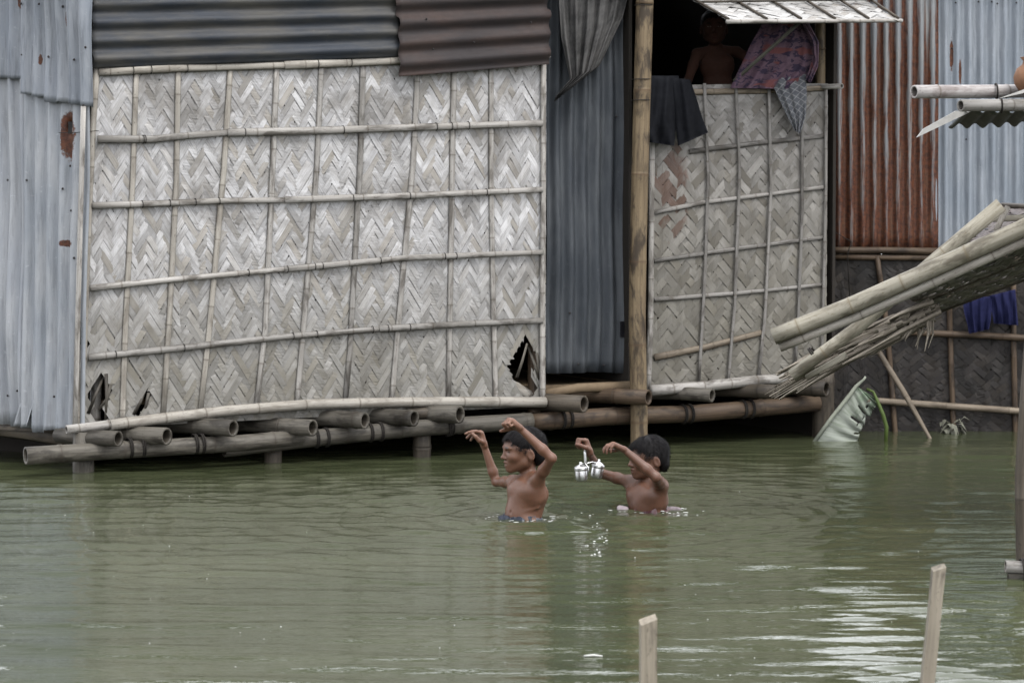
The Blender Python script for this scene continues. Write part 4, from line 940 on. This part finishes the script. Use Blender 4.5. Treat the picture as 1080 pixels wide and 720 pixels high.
class Head:
    def __init__(s, c, fwd, tilt=0., scale=1.):
        s.c = npv(c); s.f = nrm(fwd); s.l = nrm(np.cross((0, 0, 1), s.f)); s.u = np.cross(s.f, s.l)
        if tilt:                                   # roll towards the left shoulder
            ca, sa = math.cos(tilt), math.sin(tilt); s.l, s.u = s.l*ca+s.u*sa*-1, s.u*ca+s.l*sa
        s.k = scale
    def P(s, f, l, u): return s.c+s.k*(s.f*f+s.l*l+s.u*u)
    def loc(s, V): d = (V-s.c)/s.k; return d@s.f, d@s.l, d@s.u
    def add(s, G, mouth_open=.0):
        R = (s.f, s.l, s.u); K = s.k
        def E(p, r, k=.01, op='add', rot=R): G.ell(s.P(*p), rot, [x*K for x in r], k*K, op)
        def Cn(a, b, r1, r2, k=.01): G.cone(s.P(*a), s.P(*b), r1*K, r2*K, k*K)
        E((-.014, 0, .032), (.090, .071, .074), .01)            # cranium
        E((.030, 0, .020), (.062, .058, .058), .03)             # forehead and temples
        E((.026, 0, -.030), (.058, .053, .052), .025)           # face
        Cn((.010, .040, -.040), (.066, .012, -.068), .018, .014, .02); Cn((.010, -.040, -.040), (.066, -.012, -.068), .018, .014, .02)   # jaw
        Cn((-.008, .046, -.015), (.010, .040, -.040), .018, .017, .02); Cn((-.008, -.046, -.015), (.010, -.040, -.040), .018, .017, .02)
        E((.072, 0, -.068), (.015, .016, .013), .015)           # chin
        E((.074, 0, -.043), (.018, .026, .020), .014)           # muzzle
        for q in (1, -1):
            E((.058, q*.033, -.012), (.024, .022, .020), .018)  # cheek
            E((.087, q*.031, .016), (.016, .017, .009), .008, 'sub')   # eye socket
            E((.0705, q*.030, .015), (.012, .0145, .0105), .004)     # lidded eye
            E((.079, q*.029, .030), (.011, .022, .006), .010)   # brow ridge
        Cn((.083, 0, .018), (.097, 0, -.010), .006, .0085, .008)       # nose bridge
        E((.099, 0, -.013), (.0105, .0095, .0085), .006)
        for q in (1, -1): E((.090, q*.010, -.017), (.009, .0075, .007), .005)
        E((.090, 0, -.035), (.0065, .017, .0055), .003); E((.0875, 0, -.049-mouth_open), (.0065, .0155, .0055), .003)   # lips
        E((.093, 0, -.042-mouth_open*.5), (.009, .016, .0022+mouth_open*.4), .002, 'sub')
        for q in (1, -1):                                       # ears
            er = (nrm(s.f*.95-s.u*.1-s.l*q*.45), nrm(s.l*q+s.f*.45), s.u)
            E((-.010, q*.073, -.006), (.017, .007, .027), .006, rot=er); E((-.006, q*.080, -.004), (.009, .005, .017), .004, 'sub', rot=er)
    def paint(s, V, col, base, eyes_open=.4, mo=0.):
        f, l, u = s.loc(V); near = (f > .03) & (np.abs(l) < .07) & (np.abs(u) < .12)
        def blend(m, c): col[:, :3] = col[:, :3]*(1-m[:, None])+np.array(c)*m[:, None]
        def g(dl, du, rl, ru): return np.clip(1.6-1.6*((dl/rl)**2+(du/ru)**2), 0, 1)*near
        lip = np.maximum(g(l, u+.036, .019, .006), g(l, u+.049+mo, .017, .006))*(f > .07); blend(lip*.75, (base[0]*.85, base[1]*.62, base[2]*.62))
        for q in (1, -1):
            blend(g(l-q*.030, u-.033, .020, .0042)*.85, (.018, .014, .012))
            blend(g(l-q*.030, u-.014, .016, .0035+.004*eyes_open)*.9, (.03, .02, .016))
            if eyes_open > .2: blend(g(l-q*.037, u-.013, .005, .003)*.6, (.4, .36, .33)); blend(g(l-q*.022, u-.013, .004, .003)*.6, (.4, .36, .33))
            blend(g(l-q*.007, u+.022, .004, .0028)*.8*(f > .085), (.03, .017, .013))
    def hair(s, parent, h=.0035, nstr=3800, seed=1, line=((-.2, -.068), (-.05, -.062), (-.028, -.020), (.004, .004), (.030, .012), (.050, .040), (.066, .062), (.2, .085)), long=.018):
        m = .16*s.k; G = SDF(s.c-m, s.c+m, h); R = (s.f, s.l, s.u); K = s.k
        G.ell(s.P(-.015, 0, .038), R, [.0935*K, .0745*K, .0775*K], .01); G.ell(s.P(.034, 0, .052), R, [.053*K, .059*K, .0425*K], .03)
        G.ell(s.P(-.055, 0, -.02), R, [.046*K, .058*K, .050*K], .02)
        X, Y, Z = np.meshgrid(*G.ax, indexing='ij'); d = np.stack([X-s.c[0], Y-s.c[1], Z-s.c[2]], -1)/K
        f, l, u = d@s.f, d@s.l, d@s.u
        ln = np.interp(f, [a for a, b in line], [b for a, b in line])
        cut = (ln-u)*.75+.003*np.sin(160*l+40*f)+.003*np.sin(230*f+3)
        G.F = np.maximum(G.F, cut*K)
        nz = .0016*(np.sin(95*f+60*u+2*np.sin(40*l))*np.sin(80*l+50*u)+.6*np.sin(190*f-140*l+90*u)); G.F += nz*K
        V, Q = G.mesh(); rg = np.random.RandomState(seed)
        me_faces = [tuple(q) for q in Q]; verts = [tuple(v) for v in V]
        ctr = s.P(-.015, 0, .02)
        idx = rg.choice(len(V), nstr)
        for i in idx:
            p = V[i]; n = p-ctr; n /= np.linalg.norm(n); ff, ll, uu = [float(a) for a in s.loc(p[None])] if False else ((p-s.c)@s.f/K, (p-s.c)@s.l/K, (p-s.c)@s.u/K)
            if float(np.interp(ff, [a for a, b in line], [b for a, b in line])) > uu-.004 and ff > .03: flow = -s.u*.6+s.f*.5
            else: flow = -s.u*.7+(s.f*.6 if ff > 0 else -s.f*.5)+s.l*(.3 if ll > 0 else -.3)
            t = flow-n*(flow@n); t = t/(np.linalg.norm(t)+1e-6)+rg.normal(0, .35, 3); t -= n*(t@n)*.9; t /= np.linalg.norm(t)
            sd = np.cross(t, n)*.0008*K; L = rg.uniform(.5, 1.2)*long*K; b = len(verts)
            a0 = p-n*.001; a1 = p+t*L*.5+n*.004*K; a2 = p+t*L+n*rg.uniform(-.001, .0075)*K
            verts += [tuple(a0+sd), tuple(a0-sd), tuple(a1+sd), tuple(a1-sd), tuple(a2)]; me_faces += [(b, b+1, b+3, b+2), (b+2, b+3, b+4)]
        o0 = Vector(s.c); me = mesh('hair', [Vector(v)-o0 for v in verts], me_faces, mat=HAIR)
        return obj('hair', me, None, parent, Matrix.Translation(o0))

def hand(G, w, d, p, side, curl, thumb=(.5, .5), size=1., spread=.12):
    """palm and five jointed fingers. w wrist, d along the palm, p the way the palm faces, side=+1/-1 thumb side"""
    w = npv(w); d = nrm(d); p = nrm(np.array(p, float)-d*np.dot(p, d)); s = np.cross(d, p)*side; Z = size
    kn = []
    for i, (o, ln) in enumerate(((.021, .056), (.007, .060), (-.007, .057), (-.020, .050))):
        b = w+d*ln*Z+s*o*Z-p*.002*Z; kn.append(b); G.cone(w+s*o*.55*Z+d*.006, b, .0115*Z, .0085*Z, .008)
    G.ell(w+d*.034*Z+p*.004*Z, (d, s, p), (.032*Z, .025*Z, .0115*Z), .008)
    for i, (b, L) in enumerate(zip(kn, ((.026, .017, .014), (.029, .019, .015), (.027, .018, .014), (.021, .014, .012)))):
        a = 0; q = b; r = (.0072 if i < 3 else .0062)*Z
        for j, l in enumerate(L):
            c = curl[i] if isinstance(curl[i], (int, float)) else curl[i][j]
            a += c*(.9, 1.1, .8)[j] if isinstance(curl[i], (int, float)) else c
            dr = d*math.cos(a)+p*math.sin(a)+s*(spread*(1.2-.8*i)*math.cos(a)); dr /= np.linalg.norm(dr)
            e = q+dr*l*Z; G.cone(q, e, r*(1-.08*j), r*(1-.08*(j+1)), .0025); q = e
    t0 = w+d*.016*Z+s*.018*Z; t1 = t0+nrm(s*.75+d*.75+p*thumb[0])*.030*Z; t2 = t1+nrm(d*.8+s*.1*(1-thumb[1])+p*thumb[1])*.022*Z; t3 = t2+nrm(d*.7-s*.5*thumb[1]+p*thumb[1])*.017*Z
    G.cone(t0-s*.008, t1, .012*Z, .0092*Z, .007); G.cone(t1, t2, .0088*Z, .0078*Z, .003); G.cone(t2, t3, .0078*Z, .0062*Z, .003)
def limb(G, a, b, c, r, k=.012):                   # shoulder, elbow, wrist with muscle taper
    a, b, c = npv(a), npv(b), npv(c)
    m = a+(b-a)*.45; G.cone(a, m, r[0], r[0]*1.0, k*1.6); G.cone(m, b, r[0], r[1], k); n = b+(c-b)*.3
    G.cone(b, n, r[1]*.98, r[2], k); G.cone(n, c, r[2], r[3], k)
def person(name, label, base, box_, h, build, head, skinc, hair_kw, face_kw, mat=None):
    root = thing(name, label, 'person', base)
    G = SDF(box_[0], box_[1], h); build(G); head.add(G, face_kw.get('mo', 0.))
    V, Q = G.mesh(); col = np.ones((len(V), 4)); col[:, :3] = skinc
    head.paint(V, col, skinc, **face_kw)
    if 'pts' in hair_kw:
        for p, r, c, a in hair_kw['pts']:
            m = np.clip(1.4-1.4*np.linalg.norm(V-npv(p), axis=1)/r, 0, 1)[:, None]*a; col[:, :3] = col[:, :3]*(1-m)+np.array(c)*m
    o0 = npv(base); o = obj('body', npmesh('body', V-o0, Q, {'col': ('FLOAT_COLOR', col)}, mat or SKIN), None, root, Matrix.Translation(base))
    head.hair(root, **{k: v for k, v in hair_kw.items() if k != 'pts'})
    return root
def legs(G, c, F_, L_, foot_z, r=1.):
    for q in (1, -1):
        hp = c+L_*q*.052*r+np.array((0, 0, -.05)); kn = hp+F_*.03+np.array((0, 0, (foot_z-hp[2])*.5)); an = np.array((*(hp-F_*.02)[:2], foot_z+.05))
        G.cone(hp, kn, .062*r, .042*r, .02); G.cone(kn, an, .042*r, .026*r, .015); G.cone(an+np.array((0, 0, -.025)), an+F_*.11*r+np.array((0, 0, -.032)), .024*r, .018*r, .01)
SKIN1 = (.175, .084, .050); NIP = (.10, .045, .035)

# ---- boy with both arms raised
Y1 = BOY1.y
def p1(px, py, dy=0.): return npv(at(px, py, Y1+dy))
F1 = nrm((-.74, -.67, 0)); L1 = nrm(np.cross((0, 0, 1), F1)); Z3 = np.array((0, 0, 1.))
h1d = Head(p1(552.5, 477, 0), (-.955, -.29, -.07))
c1 = p1(548, 546)
def build1(G):
    R = (F1, L1, Z3); ch = p1(556.5, 520)
    G.ell(c1+(0, 0, -.10), R, (.078, .092, .10), .02)
    G.ell(c1-F1*.006+(0, 0, .015), R, (.062, .080, .10), .03)
    G.ell(ch+F1*.006, R, (.066, .088, .080), .03); G.cone(c1-F1*.030+L1*.045+(0, 0, -.02), ch-F1*.022+L1*.048, .040, .040, .03); G.cone(c1-F1*.030-L1*.045+(0, 0, -.02), ch-F1*.022-L1*.048, .040, .040, .03)
    G.ell(ch+F1*.036+L1*.042+(0, 0, .018), R, (.030, .044, .034), .02); G.ell(ch+F1*.036-L1*.042+(0, 0, .018), R, (.030, .044, .034), .02)   # chest muscles
    for q in (1, -1):                               # a hint of ribs and the hollow below them
        for i in range(3): G.cone(ch+F1*.050+L1*q*.030+(0, 0, -.030-.022*i), ch+F1*.012+L1*q*.080+(0, 0, -.012-.022*i), .0065, .0065, .010)
    G.ell(c1+F1*.058+(0, 0, .030), R, (.007, .006, .009), .006, 'sub')
    nb = p1(558, 503); G.cone(ch+(0, 0, .05), nb, .05, .034, .025); G.cone(nb, h1d.P(-.020, 0, -.045), .032, .031, .015)
    shL, elL, wrL = p1(566.5, 506, -.075), p1(582, 483, -.20), p1(549, 452, -.20)
    shR, elR, wrR = p1(541, 508, .075), p1(523.5, 508, .20), p1(511, 471, .20)
    G.cone(nb, shL, .028, .026, .02); G.cone(nb, shR, .026, .024, .02); G.cone(ch+L1*.055, shL, .05, .03, .025); G.cone(ch-L1*.055, shR, .05, .028, .025)
    limb(G, shL, elL, wrL, (.0265, .0205, .0225, .0155)); limb(G, shR, elR, wrR, (.025, .020, .0215, .015))
    hand(G, wrL, (-.80, -.1, .62), (-.55, -.35, -.75), -1, (1.45, 1.5, 1.5, 1.5), (.85, 1.0), 1.12, .03)
    hand(G, wrR, (-.30, .0, .95), (-.93, -.25, -.25), 1, ((.95, .35, .2), (1.15, .3, .2), (1.35, .35, .25), (1.5, .4, .3)), (.9, .4), 1.16, .35)
    legs(G, c1, F1, L1, BED)
b1 = person('person', 'bare chested boy wading with both fists raised, facing the hut corner', Vector((c1[0], c1[1], BED)), (c1+(-.30, -.32, BED-.04), c1+(.26, .36, .50)), .0036, build1, h1d, SKIN1,
            dict(seed=3, pts=[(p1(545, 521)+F1*.05, .010, NIP, .8), (p1(541, 446, -.25), .05, (.33, .18, .12), .5), (p1(500, 460, .2), .06, (.32, .175, .115), .4)]), dict(eyes_open=.1, mo=.003))
# ---- boy carrying the pots
Y2 = BOY2.y
def p2(px, py, dy=0.): return npv(at(px, py, Y2+dy))
F2 = nrm((-.72, -.69, 0)); L2 = nrm(np.cross((0, 0, 1), F2))
h2d = Head(p2(684, 484.5, 0), (-.93, -.36, -.10), scale=.965)
c2 = p2(683, 538)
grip = p2(617, 475, .055)
def build2(G):
    R = (F2, L2, Z3); ch = p2(683, 526)
    G.ell(c2+(0, 0, -.12), R, (.080, .094, .12), .02)
    G.ell(c2+(0, 0, -.01), R, (.072, .086, .10), .03)
    G.ell(ch, R, (.074, .097, .080), .03)
    G.ell(ch+F2*.038+L2*.044+(0, 0, .022), R, (.030, .046, .034), .02); G.ell(ch+F2*.038-L2*.044+(0, 0, .022), R, (.030, .046, .034), .02)
    nb = p2(686, 508); G.cone(ch+(0, 0, .05), nb, .052, .034, .025); G.cone(nb, h2d.P(-.020, 0, -.045), .033, .032, .015)
    shL, elL, wrL = p2(697, 512, -.08), p2(692, 503, -.25), p2(658.5, 474, -.24)
    shR, elR, wrR = p2(665, 508, .08), p2(634, 499, .17), p2(622.5, 479, .055)
    G.cone(nb, shL, .028, .026, .02); G.cone(nb, shR, .027, .025, .02); G.cone(ch+L2*.06, shL, .05, .032, .025); G.cone(ch-L2*.06, shR, .05, .03, .025)
    limb(G, shL, elL, wrL, (.0275, .0215, .023, .0155)); limb(G, shR, elR, wrR, (.026, .021, .022, .0155))
    hand(G, wrL, (-.88, -.05, .45), (-.4, -.15, -.9), -1, ((.7, .5, .3), (.85, .6, .4), (1.0, .6, .4), (1.1, .6, .4)), (.9, .4), 1.0, .12)
    hand(G, wrR, (-.40, .05, .90), (-.85, -.35, -.35), 1, (1.15, 1.2, 1.2, 1.2), (.8, .8), 1.18, .04)
    legs(G, c2, F2, L2, BED)
b2_ = person('person', 'boy in chest deep water holding shiny metal pots in front of him', Vector((c2[0], c2[1], BED)), (c2+(-.40, -.36, BED-.04), c2+(.24, .34, .46)), .0036, build2, h2d, (.145, .069, .042),
             dict(seed=5, long=.024, line=((-.2, -.068), (-.05, -.062), (-.028, -.020), (.004, .004), (.028, .014), (.048, .040), (.066, .062), (.2, .085)),
                  pts=[(p2(672, 531)+F2*.04, .011, NIP, .8), (p2(646, 467, -.24), .05, (.32, .175, .115), .45), (p2(617, 470, .05), .05, (.30, .16, .105), .4)]), dict(eyes_open=.5, mo=.0))
# ---- figure inside the window
def pw(px, py, dy=0.): return npv(W(px, py, -.45+dy))
F3 = nrm(npv(ND)*.9+np.array((-.35, 0, 0))); L3 = nrm(np.cross((0, 0, 1), F3)); c3 = pw(757, 97)
h3d = Head(pw(753, 31, .02), F3+np.array((-.1, 0, -.05)), scale=1.06)
def build3(G):
    R = (F3, L3, Z3); ch = pw(756, 70)
    G.ell(c3+(0, 0, -.10), R, (.085, .105, .12), .02); G.ell(c3+(0, 0, .03), R, (.072, .092, .11), .03); G.ell(ch, R, (.080, .108, .09), .03)
    for q in (1, -1): G.ell(ch+F3*.042+L3*q*.048+(0, 0, .03), R, (.03, .05, .036), .02)
    nb = pw(755, 52); G.cone(ch+(0, 0, .05), nb, .055, .037, .025); G.cone(nb, h3d.P(-.02, 0, -.045), .036, .034, .015)
    shR, elR, wrR = pw(735, 57), pw(726, 84, .02), pw(719, 98, .20); shL, elL, wrL = pw(777, 55), pw(797, 66, .05), pw(806, 34, .12)
    G.cone(nb, shL, .03, .03, .02); G.cone(nb, shR, .03, .03, .02)
    limb(G, shL, elL, wrL, (.031, .025, .026, .018)); limb(G, shR, elR, wrR, (.031, .025, .026, .018))
    hand(G, wrR, nrm(npv(ND)+(0, 0, -.3)), (0, 0, -1), 1, (.5, .5, .5, .5)); hand(G, wrL, (.2, 0, 1), (.6, -.6, 0), -1, (.8, .8, .8, .8))
    legs(G, c3, F3, L3, 1.33, 1.1)
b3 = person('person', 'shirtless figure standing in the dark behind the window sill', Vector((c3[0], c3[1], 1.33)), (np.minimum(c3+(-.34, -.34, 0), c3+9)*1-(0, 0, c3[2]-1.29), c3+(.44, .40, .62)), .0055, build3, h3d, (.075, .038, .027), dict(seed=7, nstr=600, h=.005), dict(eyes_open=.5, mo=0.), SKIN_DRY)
# clothing bunched at the water line
def ring_cloth(name, c, F_, L_, ra, rb, z0, z1, mat, parent, seed, amp=.012, arc=(0, 2*math.pi), swell=.02):
    rg = random.Random(seed); n, m = 64, 9; V = []; Fc = []; bc = []; ph = [rg.uniform(0, 6) for _ in range(6)]
    for layer in (0, 1):
        for j in range(m+1):
            for i in range(n+1):
                a = arc[0]+(arc[1]-arc[0])*i/n; t = j/m
                r = 1+(amp*(math.sin(5*a+ph[0]+3*t)+.8*math.sin(11*a+ph[1]-5*t)+.5*math.sin(17*a+ph[2]+2*t)))/.09+swell/.09*math.sin(math.pi*t)-(.04 if layer else 0)
                p = c+F_*(ra*r*math.cos(a))+L_*(rb*r*math.sin(a)); z = z0+(z1-z0)*t+.006*math.sin(7*a+ph[3])+.004*math.sin(13*a+ph[4])
                V.append(Vector((p[0], p[1], z))); bc.append((a*.09, 0, z))
    k = (n+1)*(m+1)
    for j in range(m):
        for i in range(n): q = j*(n+1)+i; Fc.append((q, q+1, q+n+2, q+n+1)); Fc.append((q+k, q+k+n+1, q+k+n+2, q+k+1))
    for i in range(n): q = m*(n+1)+i; Fc.append((q, q+1, q+k+1, q+k)); Fc.append((i, i+k, i+k+1, i+1))
    o0 = V[0].copy(); return obj(name, mesh(name, [v-o0 for v in V], Fc, {'bc': ('FLOAT_VECTOR', bc)}, mat=mat), None, parent, Matrix.Translation(o0))
ring_cloth('shorts', c1, F1, L1, .076, .092, -.20, .012, cloth_mat('wet_blue_cloth', [(.04, .048, .07), (.022, .026, .036), (.17, .18, .20)], 'dirt', .4), b1, 3)
ring_cloth('shorts', c2, F2, L2, .080, .100, -.20, .006, cloth_mat('wet_red_cloth', [(.10, .03, .035), (.06, .025, .03), (.25, .22, .22)], 'dirt', .4), b2_, 4)
PINKW = cloth_mat('wet_white_cloth', [(.42, .36, .37), (.30, .25, .27), (.15, .12, .13)], 'dirt', .35)
def puff(c, r, seed, parent):                     # an air-filled bulge of wet cloth
    c = npv(c); G = SDF(c-.12, c+.12, .005); rg = random.Random(seed)
    for i in range(6): G.ell(c+np.array((rg.uniform(-1, 1)*r[0]*.55, rg.uniform(-1, 1)*r[1]*.5, rg.uniform(-.3, .3)*r[2])), np.eye(3), [x*rg.uniform(.45, .7) for x in r], .012)
    V, Q = G.mesh(); obj('shirt_tail', npmesh('shirt_tail', V-c, Q, {'bc': ('FLOAT_VECTOR', V)}, PINKW), None, parent, Matrix.Translation(Vector(c)))
puff(p2(656.5, 536, -.02), (.028, .03, .020), 1, b2_); puff(p2(709, 537, .02), (.050, .03, .017), 2, b2_)
# ---- the metal pots
t = NT('polished_steel'); pos = t.new('ShaderNodeTexCoord').outputs['Object']; n = t.noise(pos, 40, 3)
STEEL = t.out(t.mix(n, (.36, .36, .355), (.50, .50, .495)), .3, t.bump(n, .1, .002), 1.)
g0 = Vector(grip)
pots = thing('tiffin_carrier', 'pair of shiny steel pots on a carrying handle in the boy hand', 'pots', g0+Vector((.0, .0, -.15)))
hub = g0+Vector((.002, -.012, -.062))
for i, (px, py, dy) in enumerate(((613.5, 507.5, -.03), (628.5, 504.5, .02))):
    base = at(px, py, Y2+.055+dy); M = Matrix.Translation(base) @ Matrix.Rotation((-.06, .16)[i], 4, 'Y')
    po = lathe('pot', [(.014, 0), (.023, .003), (.0285, .013), (.0295, .03), (.0295, .048), (.0285, .055), (.031, .057), (.031, .060), (.02, .060)], STEEL, pots, M, 28)
    lathe('lid', [(.0315, .0605), (.0315, .0645), (.027, .069), (.018, .076), (.008, .080), (.005, .083), (.008, .087), (.005, .091), (.001, .0915)], STEEL, po, M, 28)
    for q in (-1, 1):
        sweep('handle_strap', [base+Vector((q*.0305, -.004, .035)), base+Vector((q*.031, -.004, .066)), (base+Vector((q*.012, -.004, .09))).lerp(hub, .5), hub], [.0026], STEEL, pots, nseg=6, dense=.02)
sweep('handle_bar', [g0+Vector((.0, -.03, .004)), g0+Vector((0, .03, .004))], [.0045], STEEL, pots, nseg=8)
sweep('handle_stem', [g0+Vector((0, -.012, .004)), g0+Vector((.001, -.013, -.03)), hub], [.0075, .0065], STEEL, pots, nseg=8, dense=.02)

# ================================================================== FOAM AND DROPLETS
def flecks(name, spots, mat):
    V = []; F = []; o0 = Vector(spots[0][0])
    for p, rx, ry, rz in spots:
        b = len(V); n = 7
        for ring, zz in ((1., -.3), (.9, .35), (.5, .85)):
            for k in range(n): a = 2*math.pi*k/n; V.append(Vector((p[0]+rx*ring*math.cos(a), p[1]+ry*ring*math.sin(a), p[2]+rz*zz))-o0)
        V.append(Vector((p[0], p[1], p[2]+rz))-o0)
        for i in range(2):
            for k in range(n): F.append((b+i*n+k, b+i*n+(k+1) % n, b+(i+1)*n+(k+1) % n, b+(i+1)*n+k))
        for k in range(n): F.append((b+2*n+k, b+2*n+(k+1) % n, b+3*n))
    o = obj(name, mesh(name, V, F, mat=mat), None, None, Matrix.Translation(o0)); o['kind'] = 'stuff'; return o
FOAM = plain('foam', (.62, .63, .60), .25, namt=.1)
rg = random.Random(12); sp_ = []
for c, w in ((c1, .105), (c2, .115)):
    for i in range(34):
        a = rg.uniform(0, 6.28); r = w*rg.uniform(.95, 1.35)+abs(rg.gauss(0, .03)); s_ = rg.uniform(.0010, .0036)
        sp_.append(((c[0]+r*math.cos(a)*1.05, c[1]+r*math.sin(a), .002), s_*rg.uniform(1.5, 4.5), s_*rg.uniform(.8, 2), s_*.4))
for i in range(26):
    x, y = rg.gauss(628, 9), rg.uniform(540, 590); q = onwater(x, y); s_ = rg.uniform(.0015, .004); sp_.append(((q.x, q.y, .002), s_*1.6, s_*1.4, s_*.7))
for i in range(16):
    q = onwater(rg.gauss(720, 18), rg.gauss(540, 3)); s_ = rg.uniform(.002, .005); sp_.append(((q.x, q.y, .002), s_*2, s_, s_*.5))
for i in range(75):
    x, y = rg.uniform(5, 1070), 500+215*rg.random()**.8; q = onwater(x, y); s_ = rg.uniform(.0008, .0022); sp_.append(((q.x, q.y, .002), s_*1.4, s_*1.3, s_*.7))
o = flecks('foam_flecks', sp_, FOAM); o['label'] = 'white foam flecks and droplets scattered on the water'
